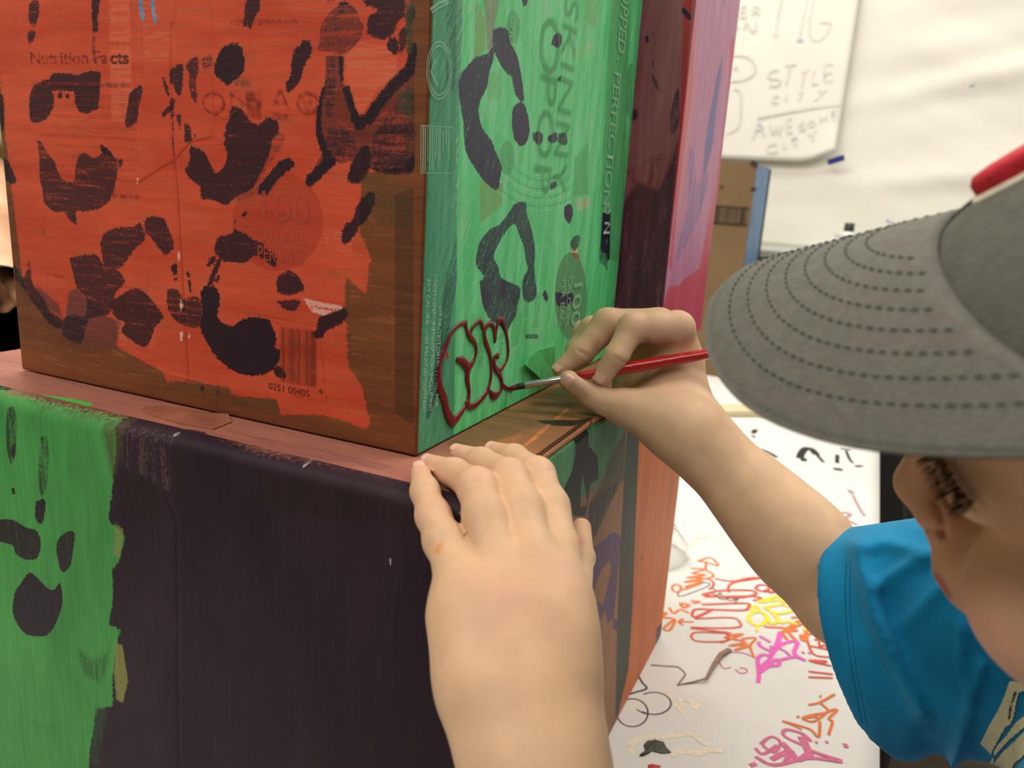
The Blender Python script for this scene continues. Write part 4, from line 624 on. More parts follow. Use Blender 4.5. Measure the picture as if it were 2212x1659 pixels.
draw('pink_lettering', V7, [([(1165, 1060), (1172, 1000), (1165, 890), (1210, 862), (1250, 890), (1170, 962)], 9), ([(1172, 770), (1180, 800), (1255, 835), (1262, 800)], 8), ([(1175, 730), (1255, 775)], 7), ([(1325, 700), (1300, 790), (1250, 875)], 11), ([(1250, 870), (1330, 790), (1440, 768), (1420, 840), (1440, 870), (1500, 905)], 9), ([(1280, 800), (1360, 840), (1400, 880)], 6), ([(1180, 985), (1240, 945), (1310, 935), (1300, 895), (1220, 940)], 9), ([(1300, 905), (1420, 878), (1470, 890)], 8), ([(1475, 848), (1490, 846)], 8), ([(1520, 852), (1536, 850)], 8)], (226, 96, 182), tp)
draw('pink_lower_lettering', V7, [([(1145, 1520), (1200, 1562), (1300, 1500)], 8), ([(1180, 1490), (1260, 1440), (1322, 1480), (1280, 1550), (1200, 1500), (1220, 1460)], 7), ([(1340, 1402), (1380, 1390), (1480, 1420), (1540, 1472)], 8), ([(1336, 1402), (1360, 1442), (1480, 1500)], 7), ([(1145, 1580), (1280, 1640), (1520, 1590), (1755, 1615), (1640, 1575), (1540, 1540)], 9), ([(1470, 1440), (1500, 1500), (1540, 1590)], 16), ([(1330, 1480), (1400, 1550), (1450, 1602), (1520, 1560)], 13), ([(1260, 1600), (1340, 1560), (1400, 1540), (1360, 1620)], 12), ([(1110, 1645), (1152, 1630)], 10), ([(1567, 1477), (1585, 1479)], 8), ([(1640, 1477), (1660, 1478)], 8), ([(1765, 1500), (1800, 1504)], 12)], (206, 100, 138), tp)
draw('thin_pink_line', V7, [[(885, 872), (900, 850), (960, 845), (1060, 850), (1140, 882)], [(880, 882), (900, 930), (930, 960), (975, 950)], [(1005, 965), (1040, 992), (1085, 986), (1080, 962), (1035, 955)]], (214, 116, 150), tp, 3.5)
draw('black_line_drawing', V7, [ell(280, 1272, 110, 98), ell(430, 1206, 122, 78, -2.2, 2.3), ([(325, 1018), (350, 1060), (380, 1102), (300, 1128), (262, 1142)], 4.5), [(310, 1248), (360, 1275), (430, 1284)]], (54, 52, 58), tp, 3.2)
draw('grey_pen_line', V7, [[(600, 432), (640, 402), (780, 357), (825, 362), (800, 386), (700, 425), (620, 452), (600, 440), (612, 420)], [(820, 402), (850, 395), (862, 410), (830, 425), (880, 442), (900, 425), (910, 450), (890, 466), (940, 472), (950, 450), (960, 482), (1010, 472), (1032, 460), (1000, 496)]], (118, 100, 92), tp, 2.6)
draw('pale_yellow_stain', V7, [([(520, 1120), (560, 1180), (640, 1280), (620, 1180), (700, 1200), (720, 1240), (780, 1180)], 10), ([(300, 1560), (260, 1510), (340, 1450), (520, 1440), (700, 1420), (760, 1470), (820, 1500)], 13), ([(540, 1570), (640, 1540), (740, 1560), (820, 1530), (920, 1540)], 16), ([(690, 90), (730, 40), (800, 20)], 14)], (232, 220, 198), tp, 8)
draw('black_brush_mark', V9, [([(1418, 465), (1430, 430), (1460, 395), (1500, 398), (1540, 440)], 15), ([(1425, 470), (1470, 478)], 22), ([(1540, 438), (1590, 495)], 7), ([(1140, 400), (1200, 425), (1255, 458)], 9), ([(1745, 395), (1750, 405)], 20), ([(1750, 410), (1775, 470), (1800, 500)], 6), ([(1815, 524), (1868, 520)], 9), ([(1688, 440), (1686, 500)], 8), ([(1685, 535), (1700, 552)], 18), ([(1105, 258), (1082, 285)], 10), ([(1075, 300), (1100, 316)], 6)], (30, 30, 32), tp)
draw('maroon_pen_line', V9, [([(1770, 690), (1800, 720)], 10), ([(1800, 730), (1840, 810), (1885, 880)], 6), ([(1710, 852), (1782, 862), (1750, 900), (1830, 940)], 7)], (176, 138, 146), tp)
# a splash of dark paint, a spot of red, a folded paper edge
m_dk = mat('grey_black_paint', (62, 62, 50), .4, .6, 220)
def splat(name, V, pts, m, parent, off=.0012):
    q = [on(x, y, 2, ZT) + Z_ * off for x, y in V(pts)]; n = len(q); c = sum(q) / n + Z_ * .0006
    base = [a - Z_ * (off - .0004) for a in q]
    o = pydata(name, q + [c] + base, [(i, (i + 1) % n, n) for i in range(n)] + [(i, n + 1 + i, n + 1 + (i + 1) % n, (i + 1) % n) for i in range(n)], m, parent); return o
splat('paint_splash', V7, [(330, 1578), (345, 1560), (375, 1552), (360, 1500), (385, 1475), (440, 1468), (500, 1482), (518, 1520), (552, 1556), (490, 1562), (420, 1545), (380, 1570)], m_dk, tp)
splat('black_paint_streak', V7, [(330, 1580), (372, 1560), (398, 1515), (440, 1468), (446, 1480), (424, 1520), (400, 1560), (360, 1578)], mat('black_paint', (20, 19, 18), .35), tp, .0022)
splat('red_paint_spot', V7, [(390, 1645), (420, 1638), (480, 1652), (470, 1690), (400, 1690)], mat('red_paint_spot', (190, 50, 60), .4), tp)
m_fold = mat('shadowed_paper_edge', (150, 118, 104), .8)  # brown is the shadow along the fold, put into its colour
fp = [on(x, y, 2, ZT) + Z_ * (.001 + .003 * (i in (3, 4, 5))) for i, (x, y) in enumerate(V7([(655, 1005), (600, 1080), (700, 1062), (800, 1055), (850, 960), (905, 880), (962, 832)]))]
tube('folded_edge', fp, [.0008, .0012, .0012, .0014, .0022, .003, .0034], m_fold, tp, 6, .5, (0, 0, 1))
tube('pencil_line', [on(x, y, 2, ZT) + Z_ * .0008 for x, y in V7([(410, 938), (500, 944), (600, 950), (640, 980), (655, 1005)])], .0005, mat('pencil_grey', (150, 144, 136), .7), tp, 5)
# thin strip of wood lying across the paper
m_wood = mat('pale_wood', (214, 198, 160), .7, .1, 40, .1, stretch=(1, 12, 12))
a = on(1500, 893, 2, ZT); b = on(1760, 893, 2, ZT); L = np.linalg.norm(b - a)
ws = empty('wood_strip', tuple((a + b) / 2)); ws.rotation_euler = (0, 0, math.atan2(b[1] - a[1], b[0] - a[0])); tag(ws, 'pale thin wooden strip lying across the far table paper under the cap brim', 'wood strip')
bpy.context.view_layer.update()
s = bm_obj('strip', box_bm((-L / 2, -.028, .0008), (L / 2, .028, .014), .002), m_wood, ws)
for t in (-.34, .06, .3):
    k = lathe('knot', [(.0, 0), (.006, .0002), (.004, .0012), (.0, .0014)], (t * L, .008, .0138), mat('dark_knot', (96, 84, 70), .8), ws, 10)
# clear crumpled plastic cup lying by the box
mc, t, b = newmat('clear_plastic'); b.inputs['Base Color'].default_value = (.97, .97, .96, 1); b.inputs['Roughness'].default_value = .06; b.inputs['Transmission Weight'].default_value = 1.0; b.inputs['IOR'].default_value = 1.18
c0 = on(1425, 1200, 2, ZT); R0 = .034
vv, ff = [], []; NU, NV = 40, 18
for layer, sc0 in enumerate((1.0, .975)):
    for j in range(NV + 1):
        for i in range(NU):
            a = 2 * math.pi * i / NU; e = j / NV * math.pi / 2
            r = R0 * sc0 * (1 + .035 * math.sin(5 * a + 3 * e) + .02 * math.sin(11 * a - 6 * e))
            vv.append((c0[0] + r * math.cos(a) * math.cos(e), c0[1] + 1.25 * r * math.sin(a) * math.cos(e), ZT + .0012 + 1.25 * r * math.sin(e) * (1 + .03 * math.sin(7 * a))))
    o_ = layer * (NV + 1) * NU
    for j in range(NV):
        for i in range(NU):
            q = (o_ + j * NU + i, o_ + j * NU + (i + 1) % NU, o_ + (j + 1) * NU + (i + 1) % NU, o_ + (j + 1) * NU + i); ff.append(q if layer == 0 else q[::-1])
o_ = (NV + 1) * NU
for i in range(NU): ff.append((i, o_ + i, o_ + (i + 1) % NU, (i + 1) % NU))
tag(pydata('plastic_dome', vv, ff, mc, None, True), 'clear crumpled plastic dome on the paper beside the orange side of the box', 'plastic lid')

# ------------------------------------------------------------------ background wall
m_wp = mat('butcher_paper', (236, 231, 218), .85, .02, 6)
ZC = on(1700, 528, 1, YW - .02)[2]
rs = np.random.default_rng(8); fw = [(rs.uniform(-1, 1), rs.uniform(-.3, .3) + 1.0, rs.uniform(4, 16), rs.uniform(0, 6), rs.uniform(.4, 1)) for _ in range(9)]
def wpf(a, b):
    x = -1.2 + a * 3.6; z = ZC - .01 + b * (ZCEIL - ZC)
    w = sum(am * math.sin(fr * (kx * .5 * x + kz * z) * 1.6 + ph) ** 3 for kx, kz, fr, ph, am in fw)
    w += 3.2 * math.exp(-((z - .42 - .25 * x) / .035) ** 2) + 2.6 * math.exp(-((z - .20 - .12 * x) / .03) ** 2) - 1.1 * math.exp(-((z - .52 + .1 * x) / .05) ** 2)
    return (x, YW - .020 - .0040 * max(min(w, 5.0), -3.5) * (.25 if x < .12 else min(1, .25 + (x - .12) * 4)), z)
wp = sheet('wall_paper', wpf, 150, 90, m_wp, .002, (0, -1, 0)); tag(wp, 'large creased white paper hanging over the back wall', 'paper')
tag(ribbons('blue_speck', [([on(x, y, 1, YW - .045) for x, y in q], .003) for q in (((2094, 188), (2106, 184)), ((1916, 474), (1920, 482)), ((1924, 480), (1930, 484)))], -Y_, marker('blue_grey_speck', (150, 154, 176)), wp), kind='stuff')
# the lettered sheet taped on it
YS = YW - .046
m_ws = mat('lettered_sheet_paper', (240, 236, 224), .8, .02, 8)
c00 = on(1480, 340, 1, YS); c10 = on(1800, 352, 1, YS); c01 = on(1520, -160, 1, YS); c11 = on(1880, -160, 1, YS)
def shf(a, b):
    q = (c00 * (1 - a) + c10 * a) * (1 - b) + (c01 * (1 - a) + c11 * a) * b
    k = math.exp(-((a - 1) / .12) ** 2 - (b / .12) ** 2)
    return q + np.array((0, -.010 * k - .0012 * math.sin(7 * a + 4 * b), .03 * k))
sh = sheet('paper_sheet', shf, 30, 40, m_ws, .0012, (0, -1, 0)); tag(sh, 'white sheet hand-lettered STYLE CITY and AWESOME CITY taped to the wall paper', 'paper sheet')
letters = [[(180, 60), (230, 55)], [(180, 60), (180, 155), (235, 150)], [(180, 105), (225, 100)], [(300, 50), (290, 140)], [(300, 52), (345, 62), (340, 90), (300, 97)], [(318, 97), (350, 135)], [(210, 270), (225, 200), (300, 300), (320, 200)], [(120, 262), (160, 258)],
 [(565, -10), (530, 140), (505, 340)], [(810, -10), (760, 200), (730, 370)], [(870, -10), (830, 180), (830, 320), (870, 380), (930, 375), (990, 310), (1030, 225), (1010, 212), (925, 215)],
 [(100, 520), (200, 520), (280, 560), (315, 630), (290, 700), (200, 750), (80, 765)], [(110, 655), (130, 612), (152, 660)], [(110, 830), (170, 860), (180, 950), (175, 1100), (150, 1200), (40, 1270)],
 [(540, 655), (470, 665), (435, 710), (470, 738), (540, 745), (550, 780), (500, 810), (445, 795)], [(600, 617), (705, 605)], [(645, 615), (605, 800)], [(755, 660), (785, 695)], [(820, 650), (785, 695), (750, 820)], [(870, 650), (850, 798)], [(850, 798), (910, 790)], [(975, 612), (1045, 605)], [(972, 612), (962, 765)], [(962, 765), (1045, 765)], [(970, 690), (1040, 688)],
 [(540, 905), (490, 905), (475, 940), (495, 965), (535, 960)], [(610, 880), (600, 945)], [(720, 865), (770, 860)], [(750, 865), (735, 940)], [(905, 850), (940, 875)], [(990, 840), (870, 955)], [(335, 1112), (700, 1042), (1125, 990)], [(335, 1104), (700, 1034), (1125, 984)],
 [(290, 1305), (345, 1150)], [(345, 1150), (405, 1275)], [(315, 1225), (385, 1210)], [(450, 1160), (480, 1265)], [(480, 1265), (510, 1180)], [(510, 1180), (535, 1260)], [(535, 1260), (560, 1170)], [(660, 1117), (610, 1125)], [(612, 1125), (625, 1248)], [(625, 1248), (665, 1240)], [(620, 1185), (655, 1180)],
 [(780, 1150), (732, 1165), (740, 1190), (785, 1200), (770, 1225), (730, 1220)], ell(845, 1165, 28, 26), [(920, 1165), (930, 1100)], [(930, 1100), (955, 1140), (980, 1095)], [(980, 1095), (990, 1150)], [(1090, 1042), (1035, 1050)], [(1037, 1050), (1047, 1140)], [(1047, 1140), (1105, 1130)], [(1040, 1090), (1085, 1085)],
 [(520, 1355), (460, 1360), (425, 1395), (450, 1435), (530, 1425)], [(580, 1340), (595, 1400)], [(650, 1317), (715, 1300)], [(680, 1310), (695, 1370)], [(815, 1265), (860, 1280)], [(890, 1225), (860, 1280), (860, 1345)]]
tag(ribbons('marker_lettering', [([on(q[0], q[1], 1, YS - .0022) for q in (spline(V8(L), 4) if len(L) > 2 else [np.array(z) for z in V8(L)])], .0030) for L in letters], -Y_, marker('grey_marker', (226, 222, 212)), sh, .0), kind='stuff')
tag(ribbons('blue_marker_lettering', [([on(q[0], q[1], 1, YS - .0026) for q in [np.array(z) for z in V8(L)]], .003) for L in ([(705, 385), (770, 380)], [(345, 1155), (390, 1225)], [(970, 700), (966, 740)], [(655, 1310), (710, 1300)], [(1040, 1055), (1045, 1100)])], -Y_, marker('blue_grey_marker', (190, 192, 210)), sh, .0), kind='stuff')
a = on(1788, 351, 1, YS - .014); b = on(1824, 340, 1, YS - .014); L = np.linalg.norm(b - a)
tc = bm_obj('blue_tape', box_bm((-L / 2, -.001, -.0085), (L / 2, .001, .0085), .0008), mat('navy_tape', (34, 40, 112), .5)); tc.location = (a + b) / 2; tc.rotation_euler = (0, -math.atan2(b[2] - a[2], b[0] - a[0]), 0)
tag(tc, 'short strip of navy blue tape at the lettered sheet lower corner', 'tape')
# grey counter under the wall paper
m_ct = mat('grey_counter', (176, 178, 172), .4, .04, 20); m_cd = mat('dark_cabinet', (52, 52, 50), .6, .1, 12)
ct = empty('counter', (.55, YW - .16, ZF)); tag(ct, 'grey-topped counter along the back wall behind the cap', 'counter')
ZK = on(1720, 545, 1, YW - .29)[2]
adopt(ct, box('countertop', (-.25, YW - .30, ZK - .022), (1.9, YW - .002, ZK), m_ct, None, .004), box('apron', (-.24, YW - .285, ZK - .07), (1.89, YW - .004, ZK - .022), mat('grey_apron', (112, 112, 108), .5), None, .002), box('cabinet', (-.22, YW - .26, ZF), (1.87, YW - .006, ZK - .07), m_cd, None, .003))
# paint bottles on the counter
def bottle(px, d_y, h, r, capc, labc, label, lab=True):
    q = on(px, 545, 1, YW - d_y); c = (q[0], YW - d_y, ZK)
    e = empty('paint_bottle', c); tag(e, label, 'bottle')
    ks = [lathe('body', [(r * .92, 0), (r, .004), (r, h * .60), (r * .93, h * .66), (r * .62, h * .72), (r * .6, h * .74)], c, mat('white_plastic', (226, 222, 218), .35), None, 24)]
    ks.append(lathe('cap', [(r * .68, 0), (r * .70, .002), (r * .66, h * .25), (r * .55, h * .27)], (c[0], c[1], c[2] + h * .735), mat('cap_plastic', capc, .4), None, 20))
    if lab:
        n = 14; vv = []; ff = []
        for k in range(n + 1):
            a = math.radians(-75 - 70 + 110 * k / n + 20)
            for zz in (h * .12, h * .56): 
                for rr_ in (r + .0008, r + .0001): vv.append((c[0] + rr_ * math.cos(a), c[1] + rr_ * math.sin(a), c[2] + zz))
        for k in range(n):
            b0 = 4 * k; b1 = b0 + 4; ff += [(b0, b1, b1 + 2, b0 + 2), (b0 + 1, b0 + 3, b1 + 3, b1 + 1), (b0 + 2, b1 + 2, b1 + 3, b0 + 3), (b0, b0 + 1, b1 + 1, b1)]
        ks.append(pydata('label', vv, ff, mat('label_print', labc, .5)))
    adopt(e, *ks)
bottle(1826, .12, .088, .021, (58, 60, 50), (44, 20, 70), 'white paint bottle with a dark cap and a purple label on the counter')
bottle(1806, .07, .058, .016, (214, 208, 202), (220, 216, 210), 'plain pale bottle beside the purple-labelled one on the counter', False)
# tall cardboard box with a blue edge
y0 = 1.74; q = on(1636, 352, 1, y0); xr = q[0]; zt = q[2]; yb = min(on(1668, 356, 0, xr)[1], YW - .34)
m_kraft = mat('kraft_cardboard', (120, 96, 64), .8, .06, 14, .05); m_blue = mat('blue_paint', (104, 138, 176), .6, .25, 14, stretch=(3, 3, 1))
kb = empty('cardboard_box', (xr - .16, (y0 + yb) / 2, ZT)); tag(kb, 'tall brown cardboard box with a blue-painted side in the background', 'box')
ks = [box('front_panel', (xr - .32, y0, ZT + .001), (xr, y0 + .004, zt), m_kraft, None, .001), box('side_panel', (xr - .003, y0 + .0045, ZT + .001), (xr + .001, yb, zt - .002), m_blue, None, .001), box('box_body', (xr - .318, y0 + .005, ZT + .0015), (xr - .004, yb - .002, zt - .006), m_kraft, None, .001)]
tag(ks[1], 'blue painted side'); ks.append(box('corner_edge', (xr - .002, yb - .02, ZT + .001), (xr + .003, yb + .004, zt - .004), mat('black_edge_paint', (36, 34, 30), .7), None, .001))
zb0 = on(1600, 447, 1, y0)[2]; zb1 = on(1600, 487, 1, y0)[2]; m_db = mat('dark_brown_print', (62, 46, 32), .8)
ks.append(box('printed_band', (xr - .318, y0 - .0012, zb1), (xr - .006, y0 + .0004, zb0), mat('brown_print_band', (98, 80, 56), .8), None))
st = []; x = xr - .31; r9 = random.Random(5)
while x < xr - .01: st.append(([(x, y0 - .0016, zb1 + .002), (x, y0 - .0016, zb0 - .002)], r9.choice((.0008, .0016, .0026)))); x += r9.choice((.006, .009, .012))
st += [([(xr - .318, y0 - .0017, zb0 - .002), (xr - .006, y0 - .0017, zb0 - .002)], .002), ([(xr - .318, y0 - .0017, zb1 + .002), (xr - .006, y0 - .0017, zb1 + .002)], .003), ([on(1556, 404, 1, y0 - .0017), on(1562, 404, 1, y0 - .0017)], .003), ([on(1622, 409, 1, y0 - .0017), on(1634, 409, 1, y0 - .0017)], .004), ([on(1636, 358, 1, y0 - .0017), on(1622, 350, 1, y0 - .0017)], .006)]
ks.append(tag(ribbons('printed_stripe', st, -Y_, m_db, None, .0002), kind='stuff')); adopt(kb, *ks)
# black chair past the table's right edge
m_blk = mat('black_plastic', (26, 26, 28), .45, .1, 30); m_chl = mat('chair_tube', (96, 96, 98), .35, .05, 20, metal=.7)
ch = empty('chair', (.56, 1.36, ZF)); tag(ch, 'black chair with grey legs standing past the right edge of the table', 'chair')
def slab(name, P0, su, sv, tk, m, bend):
    n = 10; vv = []; ff = []
    for j in range(n + 1):
        for i in range(n + 1):
            a, b_ = i / n - .5, j / n - .5; w = bend * (a * a * 4)
            vv.append(np.asarray(P0) + np.asarray(su) * a + np.asarray(sv) * b_ + np.asarray(tk) * w)
    N0 = len(vv); tkn = np.asarray(tk) / np.linalg.norm(tk); vv += [q - tkn * .012 for q in vv]
    for j in range(n):
        for i in range(n):
            q = (j * (n + 1) + i, j * (n + 1) + i + 1, (j + 1) * (n + 1) + i + 1, (j + 1) * (n + 1) + i); ff += [q, tuple(N0 + z for z in q[::-1])]
    rim = [i for i in range(n + 1)] + [(j + 1) * (n + 1) - 1 for j in range(1, n + 1)] + [n * (n + 1) + i for i in range(n - 1, -1, -1)] + [j * (n + 1) for j in range(n - 1, 0, -1)]
    for i in range(len(rim)): a, b_ = rim[i], rim[(i + 1) % len(rim)]; ff.append((b_, a, N0 + a, N0 + b_))
    return pydata(name, vv, ff, m, None, True)
ck = [slab('seat', (.56, 1.36, ZF + .45), (.40, 0, 0), (0, .40, 0), (0, 0, .02), m_blk, .6), slab('backrest', (.345, 1.36, ZF + .68), (0, .38, 0), (-.03, 0, .26), (-.05, 0, 0), m_blk, -.5)]
for x, y, tx, ty, zt_ in ((.38, 1.19, .34, 1.18, ZF + .60), (.38, 1.53, .34, 1.54, ZF + .60), (.72, 1.20, .74, 1.18, ZF + .44), (.72, 1.52, .74, 1.54, ZF + .44)):
    ck.append(tube('leg', [(tx, ty, zt_), (x, y, ZF + .42), (x + (.03 if x > .5 else -.02), y, ZF + .001)], .011, m_chl))
adopt(ch, *ck)
# ------------------------------------------------------------------ the child: one skin from a signed distance field
def smin(a, b, k):
    h = np.maximum(k - np.abs(a - b), 0) / k; return np.minimum(a, b) - h * h * k * .25
def rcone(P, a, b, r1, r2):
    ba = b - a; l2 = ba @ ba; rr = r1 - r2; a2 = l2 - rr * rr
    if a2 <= 1e-12: 
        return np.minimum(np.linalg.norm(P - a, axis=1) - r1, np.linalg.norm(P - b, axis=1) - r2)
    il2 = 1 / l2; pa = P - a; y = pa @ ba; z = y - l2
    x2 = ((pa * l2 - y[:, None] * ba) ** 2).sum(1); y2 = y * y * l2; z2 = z * z * l2
    k = np.sign(rr) * rr * rr * x2
    return np.where(np.sign(z) * a2 * z2 > k, np.sqrt(x2 + z2) * il2 - r2, np.where(np.sign(y) * a2 * y2 < k, np.sqrt(x2 + y2) * il2 - r1, (np.sqrt(x2 * a2 * il2) + y * rr) * il2 - r1))
def ellip(P, c, A, rad):
    q = (P - c) @ A; k0 = np.linalg.norm(q / rad, axis=1); k1 = np.linalg.norm(q / (rad * rad), axis=1)
    return k0 * (k0 - 1) / (k1 + 1e-9)
class Limb:
    def __init__(s, k): s.pr = []; s.k = k
    def chain(s, J):
        for (a, ra), (b, rb) in zip(J[:-1], J[1:]):
            a = np.asarray(a, float); b = np.asarray(b, float)
            s.pr.append(('c', a, b, ra, rb, np.minimum(a - ra, b - rb), np.maximum(a + ra, b + rb)))
        return s
    def ell(s, c, A, rad):
        c = np.asarray(c, float); R = max(rad); s.pr.append(('e', c, np.asarray(A, float), np.asarray(rad, float), 0, c - R, c + R)); return s
    def __call__(s, P, lo, hi, mg):
        d = None
        for q in s.pr:
            if np.any(q[5] > hi + mg) or np.any(q[6] < lo - mg): continue
            v = rcone(P, q[1], q[2], q[3], q[4]) if q[0] == 'c' else ellip(P, q[1], q[2], q[3])
            d = v if d is None else smin(d, v, s.k)
        return d
class Body:
    def __init__(s): s.base = []; s.fing = []; s.mod = []; s.kb = .008; s.kf = .006
    def __call__(s, P, lo, hi, mg=.03):
        d = None
        for L in s.base:
            v = L(P, lo, hi, mg)
            if v is not None: d = v if d is None else smin(d, v, s.kb)
        base = d; F = None
        for L in s.fing:
            v = L(P, lo, hi, mg)
            if v is None: continue
            F = v if F is None else smin(F, v, .0016)
        if F is not None: d = F if base is None else smin(F, base, s.kf)
        if d is None: return np.full(len(P), 1.0)
        for f in s.mod: d = f(P, d)
        return d
def mesh_sdf(fn, lo, hi, h, B=8):
    """surface nets over the blocks that the surface crosses"""
    lo = np.asarray(lo, float); hi = np.asarray(hi, float); H = h * B; nb = np.ceil((hi - lo) / H).astype(int); act = []
    G = 4
    for gx in range(0, nb[0], G):
        for gy in range(0, nb[1], G):
            for gz in range(0, nb[2], G):
                I = np.stack(np.meshgrid(*[np.arange(g, min(g + G, n)) for g, n in zip((gx, gy, gz), nb)], indexing='ij'), -1).reshape(-1, 3)
                C = lo + (I + .5) * H; a = C.min(0) - H / 2; b = C.max(0) + H / 2
                d = fn(C, a, b); k = np.abs(d) < H * .9 + .003
                if k.any(): act.append(I[k])
    g = np.stack(np.meshgrid(*[np.arange(B + 1)] * 3, indexing='ij'), -1).reshape(-1, 3); N = nb * B + 2
    key = lambda I: (I[..., 0] * N[1] + I[..., 1]) * N[2] + I[..., 2]
    VK, VP, QE = [], [], []
    for I in act:
        P = (I[:, None] * B + g[None]); X = lo + P * h
        d = fn(X.reshape(-1, 3), X.reshape(-1, 3).min(0), X.reshape(-1, 3).max(0), .012).reshape(len(I), B + 1, B + 1, B + 1)
        c = np.stack([d[:, i:i + B, j:j + B, k:k + B] for i in (0, 1) for j in (0, 1) for k in (0, 1)], -1)
        s = c < 0; mix = s.any(-1) & ~s.all(-1)
        bi, ii, jj, kk = np.where(mix); cc = c[bi, ii, jj, kk]; cell = I[bi] * B + np.stack([ii, jj, kk], 1)
        off = np.array([(i, j, k) for i in (0, 1) for j in (0, 1) for k in (0, 1)], float); acc = np.zeros((len(cc), 3)); cnt = np.zeros(len(cc))
        for e0 in range(8):
            for bit in (1, 2, 4):
                e1 = e0 | bit
                if e1 == e0: continue
                va, vb = cc[:, e0], cc[:, e1]; m = (va < 0) != (vb < 0); t = np.where(m, va / np.where(m, va - vb, 1), 0)
                acc += np.where(m[:, None], off[e0] + t[:, None] * (off[e1] - off[e0]), 0); cnt += m
        VK.append(key(cell)); VP.append(lo + (cell + acc / cnt[:, None]) * h)
        s0 = cc[:, 0] < 0
        for ax, e in ((0, 4), (1, 2), (2, 1)):
            m = s0 != (cc[:, e] < 0)
            QE.append(np.concatenate([cell[m], np.full((m.sum(), 1), ax), s0[m][:, None]], 1))
    VK = np.concatenate(VK); VP = np.concatenate(VP); VK, u = np.unique(VK, return_index=True); VP = VP[u]
    QE = np.unique(np.concatenate(QE), axis=0); Q = []
    for ax in range(3):
        e = QE[QE[:, 3] == ax]; c = e[:, :3]; a1, a2 = [(1, 2), (2, 0), (0, 1)][ax]
        d1 = np.zeros(3, int); d1[a1] = 1; d2 = np.zeros(3, int); d2[a2] = 1
        ks = np.stack([key(c), key(c - d1), key(c - d1 - d2), key(c - d2)], 1); ix = np.searchsorted(VK, ks); ix = np.clip(ix, 0, len(VK) - 1)
        ok = (VK[ix] == ks).all(1); q = ix[ok]; s = e[ok, 4] == 1
        q = np.where(s[:, None], q, q[:, ::-1]); Q.append(q)
    Q = np.concatenate(Q)
    # pull vertices onto the surface along the gradient
    for _ in range(2):
        order = np.argsort(VK // (N[1] * N[2]) // 24, kind='stable'); d = np.empty(len(VP)); gr = np.empty((len(VP), 3)); ee = h * .35
        for ch_ in np.array_split(order, max(1, len(order) // 6000)):
            p0 = VP[ch_]; a, b = p0.min(0), p0.max(0); d[ch_] = fn(p0, a, b, .02)
            for k in range(3):
                dp = np.zeros(3); dp[k] = ee; gr[ch_, k] = (fn(p0 + dp, a, b, .02) - fn(p0 - dp, a, b, .02)) / (2 * ee)
        n2 = (gr ** 2).sum(1) + 1e-6; VP = VP - np.clip(d / n2, -h * .5, h * .5)[:, None] * gr
    return VP, Q
J = lambda px, py, d, r: (pt(px, py, d), r * d / FOC)
WR = lambda cv, r: (cam2w(cv), r)

child = Body()
# left hand: fingers over the rim of the purple box, thumb down its side
L_f = {
 'little': [J(907, 1018, .362, 20), J(918, 1062, .351, 29), J(936, 1114, .336, 36), J(958, 1168, .323, 42), J(990, 1232, .312, 50), J(1004, 1290, .305, 62)],
 'ring': [J(928, 1000, .372, 19), J(982, 1022, .360, 30), J(1030, 1052, .339, 41), J(1046, 1115, .326, 45), J(1072, 1205, .314, 52), J(1075, 1260, .308, 60)],
 'middle': [J(990, 977, .388, 18), J(1042, 997, .374, 28), J(1100, 1032, .349, 40), J(1128, 1100, .333, 45), J(1148, 1195, .318, 52), J(1143, 1250, .312, 60)],
 'index': [J(1066, 972, .396, 18), J(1112, 988, .383, 26), J(1160, 1026, .359, 37), J(1186, 1095, .343, 42), J(1202, 1190, .327, 50)],
 'thumb': [J(1256, 1140, .415, 21), J(1256, 1205, .382, 27), J(1236, 1290, .340, 42), J(1200, 1420, .300, 60)]}
palmL = Limb(.012)
for a, b in ((J(1004, 1290, .305, 66), J(1010, 1330, .300, 74)), (J(1075, 1262, .308, 62), J(1075, 1340, .298, 70)), (J(1143, 1250, .312, 62), J(1140, 1340, .298, 70)), (J(1202, 1195, .327, 52), J(1197, 1310, .306, 74))): palmL.chain([a, b])
palmL.chain([J(1010, 1330, .300, 74), J(1037, 1440, .289, 86), J(1060, 1505, .284, 94), J(1100, 1640, .272, 96), J(1180, 1900, .25, 105), WR((.020, .255, .185), .030)])
palmL.chain([J(1197, 1310, .306, 74), J(1193, 1400, .294, 88), J(1192, 1500, .285, 91), J(1208, 1640, .272, 93), J(1270, 1900, .25, 105), WR((.040, .250, .190), .030)])
palmL.chain([J(1075, 1340, .298, 72), J(1120, 1500, .285, 95), J(1150, 1640, .272, 98), J(1225, 1900, .25, 110)]); palmL.chain([J(1140, 1340, .298, 72), J(1130, 1500, .285, 95)])
palmL.chain([WR((.030, .2525, .1875), .034), WR((.09, .23, .14), .040), WR((.150, .180, .125), .044), WR((.236, .150, .205), .05)])
child.base.append(palmL)
for k in L_f: child.fing.append(Limb(.004).chain(L_f[k]))
